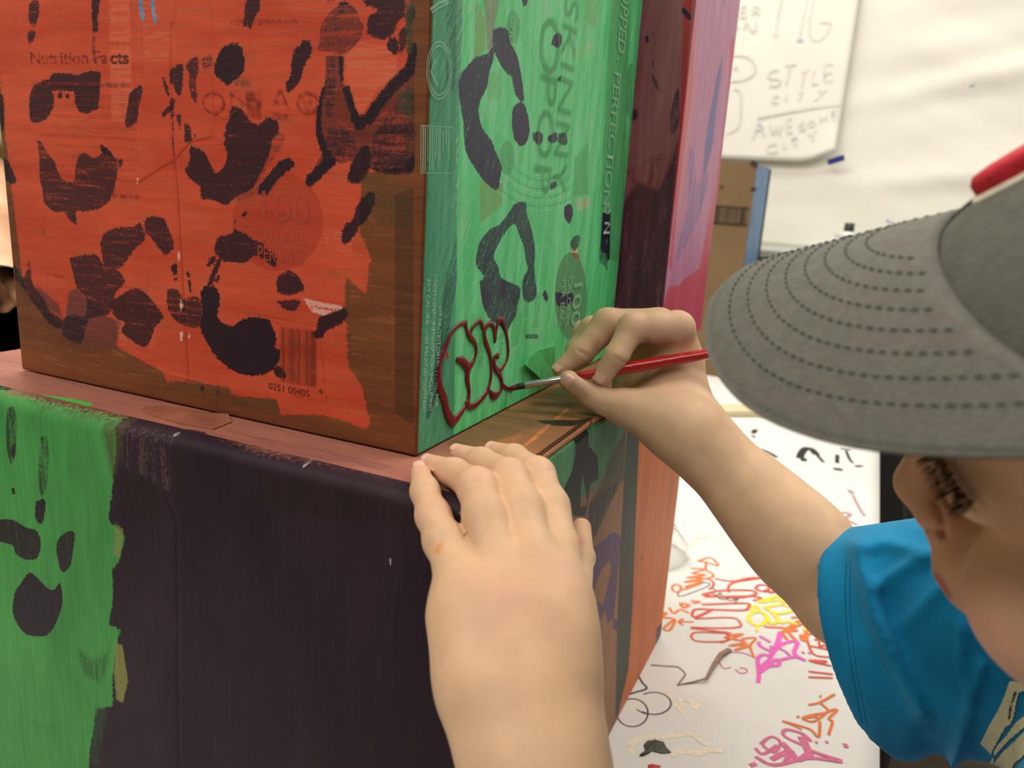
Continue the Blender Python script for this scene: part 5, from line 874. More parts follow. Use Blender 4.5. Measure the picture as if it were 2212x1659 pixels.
# right hand closed on the brush
R_f = {
 'index': [J(1301, 813, .492, 21), J(1331, 770, .490, 25), J(1366, 708, .495, 31), J(1415, 707, .497, 33), J(1462, 708, .499, 36)],
 'middle': [J(1211, 799, .512, 19), J(1254, 764, .514, 26), J(1313, 700, .518, 33), J(1420, 700, .516, 34)],
 'ring': [J(1220, 800, .536, 16), J(1247, 755, .535, 22), J(1279, 712, .535, 27), J(1390, 708, .530, 30)],
 'little': [J(1228, 796, .550, 15), J(1243, 757, .550, 20), J(1262, 718, .550, 24), J(1370, 716, .545, 27)],
 'thumb': [J(1229, 822, .493, 22), J(1282, 860, .494, 27), J(1350, 880, .496, 37), J(1430, 898, .492, 52)]}
palmR = Limb(.012)
palmR.chain([J(1463, 712, .502, 38), J(1466, 785, .516, 46), J(1464, 860, .508, 56), J(1489, 932, .490, 66)])
palmR.chain([J(1425, 706, .520, 38), J(1435, 800, .524, 52), J(1452, 870, .512, 60), J(1489, 932, .490, 66)])
palmR.chain([J(1395, 712, .532, 34), J(1415, 800, .534, 50), J(1455, 890, .515, 58)]); palmR.chain([J(1385, 745, .540, 38), J(1372, 830, .530, 40), J(1420, 890, .515, 50)]); palmR.chain([J(1375, 720, .545, 30), J(1410, 810, .538, 42), J(1455, 895, .515, 55)])
palmR.chain([J(1350, 880, .496, 38), J(1432, 905, .492, 56), J(1489, 932, .490, 66), J(1550, 995, .487, 69), J(1622, 1067, .482, 81), J(1682, 1130, .477, 93), J(1735, 1185, .473, 100), J(1830, 1290, .465, 100), WR((.26, .10, .385), .037), WR((.335, .075, .295), .042)])
child.base.append(palmR)
for k in R_f: child.fing.append(Limb(.004).chain(R_f[k]))
# head, frame fitted to the cap: F forward, L to the child's left, U up
HF = np.array([[-.686, -.703, -.187], [-.187, .419, -.889], [.703, -.575, -.419]]); HT = np.array([.19501432, .01557097, .18320913])
uu, _, vt = np.linalg.svd(HF); HF = uu @ vt; HW = RW @ HF; HO = CAM + RW @ HT
hl = lambda f, l, u: HO + HW @ np.array([f, l, u])
head = Limb(.009)
head.ell(hl(-.006, 0, .008), HW, (.080, .066, .064)); head.ell(hl(.073, .003, -.0555), HW, (.013, .018, .012)); head.ell(hl(.073, -.003, -.0555), HW, (.013, .018, .012)); head.ell(hl(.014, 0, -.048), HW, (.056, .048, .052)); head.ell(hl(.050, 0, .014), HW, (.034, .052, .026))
for s in (1, -1):
    head.ell(hl(.040, .0285 * s, -.046), HW, (.030, .024, .030)); head.ell(hl(.061, .031 * s, -.006), HW, (.016, .019, .015))
    head.ell(hl(-.008, .070 * s, -.012), HW, (.017, .007, .030))
head.ell(hl(.062, 0, -.066), HW, (.020, .023, .017)); head.ell(hl(.047, 0, -.084), HW, (.022, .021, .018))
nose = Limb(.008)
nose.chain([(hl(.078, 0, .000), .007), (hl(.085, 0, -.018), .0080), (hl(.0935, 0, -.0395), .0088)])
for s in (1, -1): nose.ell(hl(.0830, .0085 * s, -.0455), HW, (.0085, .0060, .0065))
lips = Limb(.004); lips.ell(hl(.0790, 0, -.0645), HW, (.006, .015, .0045)); lips.ell(hl(.0765, 0, -.0715), HW, (.006, .013, .0048))
neck = Limb(.02); neck.chain([(hl(-.015, 0, -.04), .048), (cam2w((.240, .115, .220)), .050), (cam2w((.275, .19, .265)), .06)])
chest = Limb(.03).chain([WR((.335, .075, .295), .045), WR((.236, .145, .205), .055)]).chain([WR((.290, .15, .26), .06), WR((.290, .30, .30), .075), WR((.275, .42, .32), .08)])
child.base += [head, nose, lips, neck, chest]; child.kb = .007; child.kf = .0045
def px_groove(poly, wid, dep, dmax):
    P2 = np.asarray(poly, float)
    def f(P, d):
        q, z = proj(P); k = (z < dmax) & (np.abs(d) < .006) & (q[:, 0] > P2[:, 0].min() - 30) & (q[:, 1] > P2[:, 1].min() - 30) & (q[:, 0] < P2[:, 0].max() + 30) & (q[:, 1] < P2[:, 1].max() + 30)
        if k.any():
            s = -line_sd(q[k], P2, 0.0); d = d.copy(); d[k] += dep * np.exp(-(s / wid) ** 2)
        return d
    return f
LASH = [(2022, 978), (2040, 996), (2056, 1020), (2070, 1045), (2086, 1068), (2104, 1086)]
child.mod += [px_groove([(2046, 970), (2060, 995), (2085, 1035), (2108, 1066), (2130, 1092)], 6, .0012, .27), px_groove([(2018, 978), (2034, 998), (2050, 1024), (2064, 1048), (2082, 1074), (2108, 1096)], 7, .0010, .27),
              px_groove([(2022, 1090), (2036, 1118), (2041, 1158)], 7, .0016, .27), px_groove([(1998, 1140), (2020, 1144), (2038, 1152)], 6, .0012, .27)]
for cr in ([(923, 1133), (945, 1125), (962, 1122)], [(925, 1142), (948, 1138), (966, 1132)], [(896, 1053), (915, 1051), (938, 1050)], [(1014, 1046), (1026, 1040), (1038, 1038)], [(1108, 1000), (1122, 1004), (1132, 1008)], [(1165, 1020), (1180, 1018), (1192, 1016)]): child.mod.append(px_groove(cr, 2.6, .00035, .40))
for cr in ([(1328, 772), (1342, 780), (1358, 786)], [(1250, 758), (1262, 764), (1268, 770)], [(1398, 736), (1402, 752), (1412, 762)], [(1308, 850), (1307, 866), (1303, 878)]): child.mod.append(px_groove(cr, 3.2, .0007, .53))
allp = np.concatenate([[q[5], q[6]] for L in child.base + child.fing for q in L.pr]); blo, bhi = allp.min(0) - .01, allp.max(0) + .01
SV, SQ = mesh_sdf(child, blo, bhi, .00135)

def skin(name, c, pk, sss=.08):
    m, t, b = newmat(name); tc = t.node('ShaderNodeTexCoord').outputs['Object']
    n = t.noise(tc, 55, 4); n2 = t.noise(tc, 900, 3)
    a = t.mix(t.smooth(n, .35, .65), lin(c), lin(tuple(x * .95 for x in c)))
    a = t.mix(t.math('MULTIPLY', t.attr('blush'), 1.0, clamp=True), a, lin(pk)); a = t.mix(t.attr('lip'), a, lin((176, 84, 76)))
    a = t.mix(t.attr('dirt_shade'), a, lin((120, 84, 58))); a = t.mix(t.attr('orange'), a, lin((226, 140, 66))); a = t.mix(t.attr('pinkpaint'), a, lin((214, 96, 110)))
    t.l.new(a, b.inputs['Base Color']); b.inputs['Roughness'].default_value = .52; b.inputs['Specular IOR Level'].default_value = .3
    b.inputs['Subsurface Weight'].default_value = sss; b.inputs['Subsurface Radius'].default_value = (1, .35, .18); b.inputs['Subsurface Scale'].default_value = .004
    bp = t.node('ShaderNodeBump', ins={'Height': n2, 'Strength': .08, 'Distance': .0006}); t.l.new(bp.outputs[0], b.inputs['Normal'])
    return m
m_skin = skin('fair_skin', (222, 180, 142), (222, 164, 142))
kid = empty('person', (.40, .03, ZF)); tag(kid, 'child in grey cap and blue T-shirt painting letters on the carton', 'person')
body = npmesh('body', SV, SQ, m_skin)
def gauss(pts, rad):
    out = np.zeros(len(SV))
    for c, r in pts: out = np.maximum(out, np.exp(-((SV - c) ** 2).sum(1) / (r * rad) ** 2))
    return out
fattr(body.data, 'blush', np.clip(.75 * gauss([(J0[i][0], 1) for F_ in (L_f, R_f) for J0 in F_.values() for i in (0, 2)], .008) + .35 * gauss([(pt(1100, 1290, .285), 1), (pt(1210, 1230, .30), .8), (pt(1450, 700, .48), 1), (pt(1500, 800, .48), 1)], .016) + .6 * gauss([(hl(.1, 0, -.04), 1), (hl(.086, .012, -.048), 1), (hl(.06, .045, -.055), 2)], .011), 0, 1))
hloc = (SV - HO) @ HW; pq0, pz0 = proj(SV)
def pxb0(pts, w, d0, d1): return np.where((pz0 > d0) & (pz0 < d1), np.exp(-(-line_sd(pq0, np.asarray(pts, float), 0.0) / w) ** 2), 0)
lp = np.exp(-((np.abs(hloc[:, 2] + .068) / .0075) ** 4)) * np.exp(-((hloc[:, 1] / .019) ** 4)) * (hloc[:, 0] > .07); fattr(body.data, 'lip', np.clip(np.maximum(lp * .8, .9 * pxb0([(2020, 1244), (2036, 1264), (2052, 1292)], 9, .22, .34)), 0, 1))
pq, pz = proj(SV)
def pxblob(pts, w, d0, d1):
    s = line_sd(pq, np.asarray(pts, float), 0.0); return np.where((pz > d0) & (pz < d1), np.exp(-(s / w) ** 2), 0)
fattr(body.data, 'dirt_shade', np.clip(.35 * pxblob([(1240, 830), (1262, 850)], 13, .46, .51) + .3 * pxblob([(1350, 800), (1450, 800)], 25, .46, .56) + .25 * pxblob([(1290, 745), (1260, 800)], 9, .49, .53), 0, .8))  # thumb grime, shade painted into the palm hollow, darker line along the middle finger
fattr(body.data, 'orange', .8 * pxblob([(952, 1176), (944, 1192)], 6, .25, .34)); fattr(body.data, 'pinkpaint', .6 * pxblob([(1255, 1170), (1256, 1172)], 7, .3, .45))
kp = [body]
# finger nails
m_nail = mat('fingernail', (232, 182, 160), .3, .05, 300, coat=.2); m_edge = mat('nail_dirt', (70, 52, 40), .7)
def nail(ch, lift, wid=.92, ln_=1.5, roll=None, back=.35):
    (a, r), (b, r2) = ch[0], ch[1]; ax = a - b; ax /= np.linalg.norm(ax)
    view = np.asarray(lift, float); up = view - ax * (view @ ax); up /= np.linalg.norm(up); sd = np.cross(ax, up)
    n, m = 8, 8; vv = []; c0 = a - ax * r * (ln_ - .78)
    for lay in (1.0, .955):
        for j in range(m + 1):
            v = j / m
            for i in range(n + 1):
                u = i / n * 2 - 1; w = wid * (1 - .28 * max(0, (v - .72) / .28) ** 2 - .22 * max(0, (.3 - v) / .3) ** 2); an = u * w * .95
                rr = r * 1.05 * lay; drop = r * .20 * max(0, (v - .3)) ** 1.6 + .05 * r * (1 - v)
                vv.append(c0 + ax * (v * ln_ * r * .98) + sd * math.sin(an) * rr + up * (math.cos(an) * rr - drop))
    K = (n + 1) * (m + 1); ff = []
    for j in range(m):
        for i in range(n):
            q = (j * (n + 1) + i, j * (n + 1) + i + 1, (j + 1) * (n + 1) + i + 1, (j + 1) * (n + 1) + i); ff += [q, tuple(K + z for z in q[::-1])]
    rim = list(range(n + 1)) + [(j + 1) * (n + 1) - 1 for j in range(1, m + 1)] + [m * (n + 1) + i for i in range(n - 1, -1, -1)] + [j * (n + 1) for j in range(m - 1, 0, -1)]
    for i in range(len(rim)): x, y = rim[i], rim[(i + 1) % len(rim)]; ff.append((y, x, K + x, K + y))
    kp.append(pydata('fingernail', vv, ff, m_nail, None, True))
toc = lambda q: (CAM - q) / np.linalg.norm(CAM - q)
for k in ('little', 'ring', 'middle', 'index'): nail(L_f[k], toc(L_f[k][0][0]) * .55 + np.array((-.1, -.1, .9)), .8)
nail(R_f['index'], toc(R_f['index'][0][0]) + np.array((-.35, 0, .0)), .85); nail(R_f['middle'], toc(R_f['middle'][0][0]) * .7 + np.array((-.4, 0, .45)), .8); nail(R_f['thumb'], toc(R_f['thumb'][0][0]) * .9 + np.array((.1, -.1, -.25)), .8)
# lashes on the lowered lid
bv = BVHTree.FromPolygons([tuple(x) for x in SV[:]], [tuple(int(i) for i in q) for q in SQ])
def hit(px, py):
    d = RW @ np.array([(px - CX) / FOC, (py - CY) / FOC, 1.0]); r = bv.ray_cast(Vector(CAM), Vector(d).normalized()); return None if r[0] is None else np.array(r[0])
bm = bmesh.new(); lr = random.Random(2); ls = spline(LASH, 12)
for i, q in enumerate(ls):
    for k in range(2):
        j = q + np.array([lr.uniform(-2, 2), lr.uniform(-3, 3)]); r0 = hit(*j)
        if r0 is None: continue
        d0 = (r0 - CAM) @ YC_W; t = i / len(ls); ln_ = (62 - 22 * abs(t - .4)) * lr.uniform(.7, 1.1)
        an = math.radians(lr.uniform(-12, 12) + 172 - 28 * t); P = [pt(j[0] + math.cos(an) * ln_ * s, j[1] + math.sin(an) * ln_ * s + 9 * s * s, d0 - .0009 - .0034 * s) for s in (0, .35, .7, 1)]
        v, f = tube_data(P, [.00013, .00012, .0001, .00003], 5); vs = [bm.verts.new(x) for x in v]
        for ff in f: bm.faces.new([vs[z] for z in ff])
kp.append(tag(bm_obj('eyelashes', bm, mat('eyelash_hair', (58, 40, 26), .6), None, True), 'dark lowered eyelashes', kind='stuff'))

# ------------------------------------------------------------------ cap
CA, CB, CW, CP, CL, CC_, CS, CU = .090, .073, .0734, .5748, .0696, 7.2574, .3183, .0508
m_cap = mat('grey_cap_cotton', (101, 98, 88), .9, .10, 260, .35, 900, stretch=(1, 1, 1)); m_cap2 = mat('dark_grey_cap_cotton', (86, 84, 74), .9, .12, 200, .35, 900)
m_st = mat('dark_stitch', (48, 46, 40), .9); cu_ = lambda f, l: CU - CC_ * l * l - CS * (f - CA)
fe = CA * math.cos(math.radians(75))
def rimp(th, k):
    w = CW - .0045 * k; ln_ = CL - .0052 * k
    return fe + (CA + ln_ - fe) * max(math.cos(th), 0) ** CP, w * math.sin(th)
def brim_pt(a, t, lift=0.0):
    """a: -1..1 across, t: 0 crown seam .. 1 rim"""
    ph = math.radians(75) * a; f0, l0 = CA * math.cos(ph), CB * math.sin(ph); s = 2 * t - 1
    th = math.asin(max(-1, min(1, a))) if False else math.radians(90) * a
    f1, l1 = rimp(th, 0); f = f0 + (f1 - f0) * t; l = l0 + (l1 - l0) * t
    return f, l, cu_(f, l) + lift
NA, NTt = 72, 26; vv = []
for lay in (0.0015, -.0015):
    for j in range(NTt + 1):
        for i in range(NA + 1):
            t = j / NTt; e = (1 - max(0, (t - .93) / .07) ** 2) ** .5 if t > .93 else 1.0
            vv.append(hl(*brim_pt(i / NA * 2 - 1, t * 1.004 - .004 if t else -.03, lay * e)))
K = (NA + 1) * (NTt + 1); ff = []
for j in range(NTt):
    for i in range(NA):
        q = (j * (NA + 1) + i, j * (NA + 1) + i + 1, (j + 1) * (NA + 1) + i + 1, (j + 1) * (NA + 1) + i); ff += [q[::-1], tuple(K + z for z in q)]
for i in range(NA): ff.append((i, i + 1, K + i + 1, K + i)); a_ = NTt * (NA + 1) + i; ff.append((a_ + 1, a_, K + a_, K + a_ + 1))
cap = empty('cap', tuple(hl(0, 0, .05))); tag(cap, 'grey cotton cap with a stitched brim')
ks = [pydata('brim', vv, ff, m_cap, None, True)]
bm = bmesh.new()
for row in range(8):
    k = 1.6 + row * 1.12; P = []
    for th in np.linspace(-1.555, 1.555, 700):
        f, l = rimp(th, k)
        if (f / CA) ** 2 + (l / CB) ** 2 > 1.02: P.append(np.array((f, l)))
    P = np.array(P); s = np.concatenate([[0], np.cumsum(np.linalg.norm(np.diff(P, axis=0), axis=1))]); x = 0
    while x < s[-1] - .003:
        a2 = [np.interp(x + q, s, P[:, 0]) for q in (0, .0011, .0022)]; b2 = [np.interp(x + q, s, P[:, 1]) for q in (0, .0011, .0022)]
        pp = [hl(a2[i], b2[i], cu_(a2[i], b2[i]) + .0016 + (.0002 if i == 1 else -.0001)) for i in range(3)]
        v, f = tube_data(pp, [.00018, .00030, .00018], 5); vs = [bm.verts.new(z) for z in v]
        for q in f: bm.faces.new([vs[z] for z in q])
        x += .0034
ks.append(tag(bm_obj('brim_stitching', bm, m_st, None, True), 'dark stitched rows', kind='stuff'))
CH = .105
def crown(ph, t):
    f1 = CA * math.cos(1.3); l1 = CB * math.sin(1.3); uend = cu_(f1, l1)
    seam_u = cu_(CA * math.cos(ph), CB * math.sin(ph)) if abs(ph) < 1.3 else uend - .012 * (abs(ph) - 1.3) / 1.84
    t = min(max(t, 0), 1); r = (1 - t ** 1.5) ** .7 * (1 + .012 * math.sin(3 * ph + 5 * t) * math.sin(math.pi * t))
    return np.array((CA * math.cos(ph) * r - .015 * t, CB * math.sin(ph) * r, seam_u - .003 + (.100 - seam_u) * t))
NP_, NH = 120, 36; vv = [hl(*crown(2 * math.pi * i / NP_ - math.pi, (j / NH) ** 1.25)) for j in range(NH + 1) for i in range(NP_)]
ff = [(j * NP_ + i, j * NP_ + (i + 1) % NP_, (j + 1) * NP_ + (i + 1) % NP_, (j + 1) * NP_ + i) for j in range(NH) for i in range(NP_)]
ks.append(pydata('crown', vv, ff, m_cap2, None, True))
ks.append(tube('crown_seam', [hl(*(crown(a, 0.035) * np.array((1.004, 1.004, 1)) + np.array((.0006, 0, .0)))) for a in np.linspace(-1.35, 1.35, 60)], .0007, m_st, None, 6))
for a in (0.0, 1.05, -1.05, 2.1, -2.1, math.pi): ks.append(tube('panel_seam', [hl(*(crown(a, t) * np.array((1.003, 1.003, 1.003)))) for t in np.linspace(.03, .99, 30)], .0007, m_cap2, None, 6))
ks.append(lathe('top_button', [(0, -.002), (.008, -.001), (.008, .002), (.005, .0045), (0, .005)], tuple(hl(-.015, 0, .099)), m_cap2, None, 16, HW[:, 2]))
def patch(name, outline, m, thick, off):
    """raised embroidery on the front of the crown, outline in (angle, height)"""
    O = [np.array(q) for q in outline]; c = sum(O) / len(O); vv = []; n = len(O); rings = (1.0, .96, .85, .55, 0.0001); hs = (0, thick * .7, thick, thick * 1.05, thick * 1.05)
    for rr_, hh in zip(rings, hs):
        for q in O:
            a, t = c + (q - c) * rr_; p0 = crown(a, t); e = 1e-3; nn = np.cross(crown(a + e, t) - p0, crown(a, t + e) - p0); nn /= np.linalg.norm(nn); vv.append(hl(*(p0 + nn * (off + hh))))
    ff = [(k * n + i, k * n + (i + 1) % n, (k + 1) * n + (i + 1) % n, (k + 1) * n + i) for k in range(4) for i in range(n)]
    return pydata(name, vv, ff, m, None, True)
lo_ = [(-.10, .225), (.02, .215), (.12, .26), (.16, .40), (.10, .56), (-.02, .60), (-.12, .50), (-.14, .34)]
lo_ = [tuple(q) for q in spline([np.array(q) for q in lo_ + [lo_[0]]], 4)[:-1]]; cc_ = np.mean(lo_, 0)
ks.append(patch('emblem_border', [tuple(cc_ + (np.array(q) - cc_) * 1.12) for q in lo_], mat('cream_embroidery', (226, 214, 190), .9, .1, 400), .0012, .0001))
ks.append(tag(patch('emblem', lo_, mat('red_embroidery', (186, 30, 44), .8, .15, 500, .4, 900), .0050, .0006), 'raised red embroidered emblem'))
adopt(cap, *ks); kp.append(cap)
# short hair under the cap
hair = []
for j in range(9):
    for i in range(33):
        a = math.radians(80 + 200 * i / 32); t = j / 8; rr_ = 1.0 - .10 * t
        hair.append(hl(.081 * math.cos(a) * rr_ * 1.1 - .006, .0740 * math.sin(a) * rr_, .035 - .075 * t * (1 - .25 * abs(math.cos(a)))))
hf = [(j * 33 + i, j * 33 + i + 1, (j + 1) * 33 + i + 1, (j + 1) * 33 + i) for j in range(8) for i in range(32)]
kp.append(pydata('hair', hair, hf, mat('brown_hair', (92, 66, 42), .6, .3, 300, .4, stretch=(1, 1, .1)), None, True))

# ------------------------------------------------------------------ T-shirt
SH = cam2w((.335, .075, .295))
A_up = pt(1888, 1384, .450); AX = A_up - SH; AXL = np.linalg.norm(AX); AX /= AXL
e1 = pt(1790, 1160, .452) - pt(1838, 1600, .452); e1 -= AX * (e1 @ AX); e1 /= np.linalg.norm(e1); e2 = np.cross(AX, e1)
SLV = np.stack([AX, e1, e2], 1)
FOLDS = [([(1852, 1180), (1862, 1230), (1880, 1290), (1890, 1330), (1930, 1420), (1990, 1540)], 17, .0085), ([(1870, 1178), (1920, 1172), (1980, 1190)], 15, .0045), ([(1895, 1265), (1950, 1225), (2010, 1195)], 13, .0045), ([(1960, 1345), (2000, 1300), (2050, 1250)], 14, .0034), ([(2120, 1440), (2085, 1560), (2058, 1660)], 12, .0040), ([(2078, 1350), (2075, 1420), (2090, 1500)], 10, .003), ([(1830, 1220), (1834, 1380), (1870, 1580)], 6, -.0012), ([(1930, 1300), (1960, 1480), (2020, 1640)], 26, -.0035), ([(1860, 1400), (1880, 1560)], 30, .002)]
def shirt(P, lo, hi, mg=.03):
    q = (P - SH) @ SLV; s = np.clip(q[:, 0] / AXL, 0, 1)
    ry = .050 + .0145 * s; rz = .052 + .000 * s
    def tube_(ry, rz): return (np.sqrt((q[:, 1] / ry) ** 2 + (q[:, 2] / rz) ** 2) - 1) * np.minimum(ry, rz)
    slant = q[:, 0] - AXL + .10 * q[:, 1] * 0
    t1 = tube_(ry, rz); hh = np.maximum(.005 - np.abs(t1 - slant), 0) / .005; out = np.maximum(np.maximum(t1, slant) + hh * hh * .00125, -q[:, 0] - .03)
    a, b, c = cam2w((.285, .155, .265)), cam2w((.285, .30, .305)), cam2w((.27, .48, .33))
    tor = smin(rcone(P, a, b, .088, .112), rcone(P, b, c, .112, .118), .03)
    tor = smin(tor, rcone(P, SH, cam2w((.236, .145, .205)), .058, .066), .03); tor = smin(tor, rcone(P, cam2w((.150, .180, .125)), cam2w((.236, .145, .205)), .056, .066), .03); tor = smin(tor, rcone(P, cam2w((.150, .180, .125)), cam2w((.116, .209, .134)), .057, .059), .02)
    up = RW @ np.array([0, 1.0, 0])                                      # cut at the waist
    tor = np.maximum(tor, (P - cam2w((.27, .50, .33))) @ np.array((0, 0, -1.0)) - 0.0)
    d = smin(out, tor, .035)
    q2, z = proj(P); k = (z > .25) & (np.abs(d) < .012)
    if k.any():
        dd = d[k].copy()
        for F_, w, am in FOLDS:
            sdl = -line_sd(q2[k], np.asarray(F_, float), 0.0); dd -= .8 * am * np.exp(-(sdl / (w * 1.15)) ** 2)
        d[k] = dd
    inn = np.maximum(tube_(ry - .0072, rz - .0072), -q[:, 0] + AXL * .35)    # hollow sleeve
    h = np.maximum(.004 - np.abs(d + inn), 0) / .004; return np.maximum(d, -inn) + h * h * .001
TV, TQ = mesh_sdf(shirt, np.minimum(np.minimum(SH, A_up) - .10, cam2w((.27, .48, .33)) - .14), np.maximum(SH, A_up) + .14, .0023)
def relax(Vv, Q, n):
    a = Q.ravel(); b2 = np.roll(Q, -1, 1).ravel(); ii = np.concatenate([a, b2]); jj = np.concatenate([b2, a]); cnt = np.bincount(ii, minlength=len(Vv))[:, None]
    for _ in range(n):
        for f in (.5, -.52):
            Vv = Vv + f * (np.stack([np.bincount(ii, Vv[jj, k], len(Vv)) for k in range(3)], 1) / cnt - Vv)
    return Vv
TV = relax(TV, TQ, 10)
ms, t, b = newmat('blue_cotton'); tc = t.node('ShaderNodeTexCoord').outputs['Object']; n = t.noise(tc, 700, 3); n0 = t.noise(tc, 30, 3)
t.l.new(t.mix(t.smooth(n0, .3, .7), lin((10, 112, 156)), lin((16, 128, 172))), b.inputs['Base Color']); b.inputs['Roughness'].default_value = .85; b.inputs['Sheen Weight'].default_value = .35; b.inputs['Sheen Tint'].default_value = (.3, .7, 1, 1); b.inputs['Specular IOR Level'].default_value = .15
t.l.new(t.node('ShaderNodeBump', ins={'Height': n, 'Strength': .25, 'Distance': .0008}).outputs[0], b.inputs['Normal'])
ts = npmesh('t_shirt', TV, TQ, ms); tag(ts, 'bright blue cotton T-shirt with a cream print')
bvs = BVHTree.FromPolygons([tuple(x) for x in TV], [tuple(int(i) for i in q) for q in TQ])
V10 = lambda p: Z(1950, 1380, 5.9466, p)
def decal(name, polys, m, off=.0006, step=2.2):
    vv, ff = [], []
    for pl in polys:
        pl = np.asarray(pl, float); x0, y0 = pl.min(0); x1, y1 = pl.max(0); gx = np.arange(x0, x1 + step, step); gy = np.arange(y0, y1 + step, step)
        G = np.stack(np.meshgrid(gx, gy), -1); S = poly_sd(G.reshape(-1, 2), pl).reshape(G.shape[:2]); idx = {}
        for j in range(len(gy) - 1):
            for i in range(len(gx) - 1):
                if S[j:j + 2, i:i + 2].mean() < 0: continue
                q = []
                for (jj, ii) in ((j, i), (j, i + 1), (j + 1, i + 1), (j + 1, i)):
                    if (jj, ii) not in idx:
                        d = RW @ np.array([(G[jj, ii, 0] - CX) / FOC, (G[jj, ii, 1] - CY) / FOC, 1.0]); r = bvs.ray_cast(Vector(CAM), Vector(d).normalized())
                        if r[0] is None: idx[jj, ii] = None
                        else: idx[jj, ii] = len(vv); vv.append(np.array(r[0]) + np.array(r[1]) * off)
                    q.append(idx[jj, ii])
                if None not in q: ff.append(tuple(q))
    return pydata(name, vv, ff, m, None, True) if ff else None
dc = decal('shirt_print', [V10([(1380, 540), (1600, 560), (1600, 660), (1500, 690), (1470, 820), (1440, 1000), (1400, 1090), (1330, 1130), (1230, 1300), (1170, 1400), (1140, 1480), (1000, 1330), (1110, 1120), (1240, 900), (1330, 700)]), V10([(1600, 980), (1480, 1060), (1360, 1220), (1230, 1350), (1180, 1440), (1180, 1500), (1250, 1430), (1400, 1280), (1600, 1120)]), V10([(1600, 1180), (1460, 1310), (1300, 1450), (1130, 1640), (1090, 1720), (1420, 1720), (1440, 1620), (1600, 1480)]), V10([(1170, 1500), (1130, 1560), (1060, 1659), (1060, 1720), (1110, 1680), (1180, 1560)])], mat('cream_shirt_print', (206, 198, 158), .8, .08, 200))
if dc: tag(dc, 'cream brush-like print'); dc.parent = ts
dk = decal('dark_print_line', [V10([(1460, 660), (1485, 690), (1420, 830), (1390, 1040), (1375, 1035), (1395, 880)])], mat('dark_shirt_print', (40, 46, 36), .8), .0011)
if dk: dk.parent = ts
for nm, pts in (('hem_stitch', [(1828, 1215), (1826, 1300), (1836, 1420), (1862, 1560)]), ('hem_stitch', [(1838, 1212), (1836, 1300), (1846, 1420), (1873, 1565)])):
    P = []
    for q in spline(pts, 10):
        d = RW @ np.array([(q[0] - CX) / FOC, (q[1] - CY) / FOC, 1.0]); r = bvs.ray_cast(Vector(CAM), Vector(d).normalized())
        if r[0] is not None: P.append(np.array(r[0]))
    if len(P) > 3: o = tube(nm, P, .00025, mat('blue_thread', (8, 92, 132), .9), None, 5); o.parent = ts
kp.append(ts)
# trousers and shoes below the frame
def trousers(P, lo, hi, mg=.03):
    hp = cam2w((.27, .50, .33)); d = rcone(P, hp + (0, 0, .03), hp + (0, 0, -.06), .108, .115)
    for s in (-1, 1):
        o = np.array((.02 * s, .075 * s, 0)); k = np.array((hp[0] + .02, hp[1] + .08 * s, ZF + .33)); an = np.array((hp[0] + .03, hp[1] + .09 * s, ZF + .07))
        d = smin(d, rcone(P, hp + o + (0, 0, -.06), k, .080, .062), .03); d = smin(d, rcone(P, k, an, .062, .05), .02)
    return d
hp = cam2w((.27, .50, .33)); PV, PQ = mesh_sdf(trousers, (hp[0] - .22, hp[1] - .26, ZF + .005), (hp[0] + .25, hp[1] + .26, hp[2] + .18), .008)
kp.append(npmesh('trousers', PV, PQ, mat('dark_denim', (34, 40, 54), .85, .1, 300)))
for s in (-1, 1):
    def shoe(P, lo, hi, mg=.03, s=s):
        a = np.array((hp[0] + .04, hp[1] + .09 * s, ZF + .045)); b = a + np.array((-.13, 0, -.008)); d = smin(rcone(P, a, b, .043, .036), rcone(P, a, a + (0, 0, .03), .043, .042), .02)
        return np.maximum(d, -(P[:, 2] - ZF - .001))
    c = np.array((hp[0], hp[1] + .09 * s, ZF)); QV, QQ = mesh_sdf(shoe, c - (.22, .08, .002), c + (.12, .08, .14), .006); kp.append(npmesh('shoe', QV, QQ, mat('black_shoe', (30, 30, 32), .5)))
adopt(kid, *kp)

# ------------------------------------------------------------------ brush
tip = np.array((.0012, on(1096, 838, 0, .0)[1], on(1096, 838, 0, 0)[2])); far = pt(1600, 752, .4895); ax = far - tip; Lb = np.linalg.norm(ax); ax /= Lb
pb = empty('paintbrush', tuple(tip)); tag(pb, 'thin red-handled paintbrush with a silver ferrule held in the right hand', 'paintbrush')
at = lambda t: tip + ax * t
ks = [lathe('handle', [(.0022, .040), (.0030, .048), (.0037, .062), (.0039, .075), (.0036, .10), (.0031, .135), (.0026, .165), (.0018, .190), (.0008, .196)], tuple(tip), mat('glossy_red_lacquer', (178, 26, 24), .18, .12, 200, .25, 220, coat=.6), None, 24, ax)]
ks.append(lathe('ferrule', [(.0021, .0098), (.0023, .0105), (.0022, .026), (.0025, .036), (.0024, .0362), (.0026, .0375), (.0025, .039), (.0026, .0405), (.0024, .0415)], tuple(tip), mat('silver_ferrule', (206, 206, 202), .22, .05, 60, metal=1), None, 24, ax))
ks.append(tag(lathe('bristles', [(.0003, -.0005), (.0012, .002), (.0019, .0055), (.0021, .0099)], tuple(tip), mat('dark_bristles', (44, 34, 28), .6, .4, 500, .4, stretch=(1, 1, 1)), None, 18, ax), 'dark bristles wet with red paint'))
ks.append(lathe('paint_load', [(.0004, -.001), (.0014, .0012), (.0019, .004), (.0016, .0052)], tuple(tip + np.array((0, 0, -.0003))), m_wet, None, 14, ax))
adopt(pb, *ks)

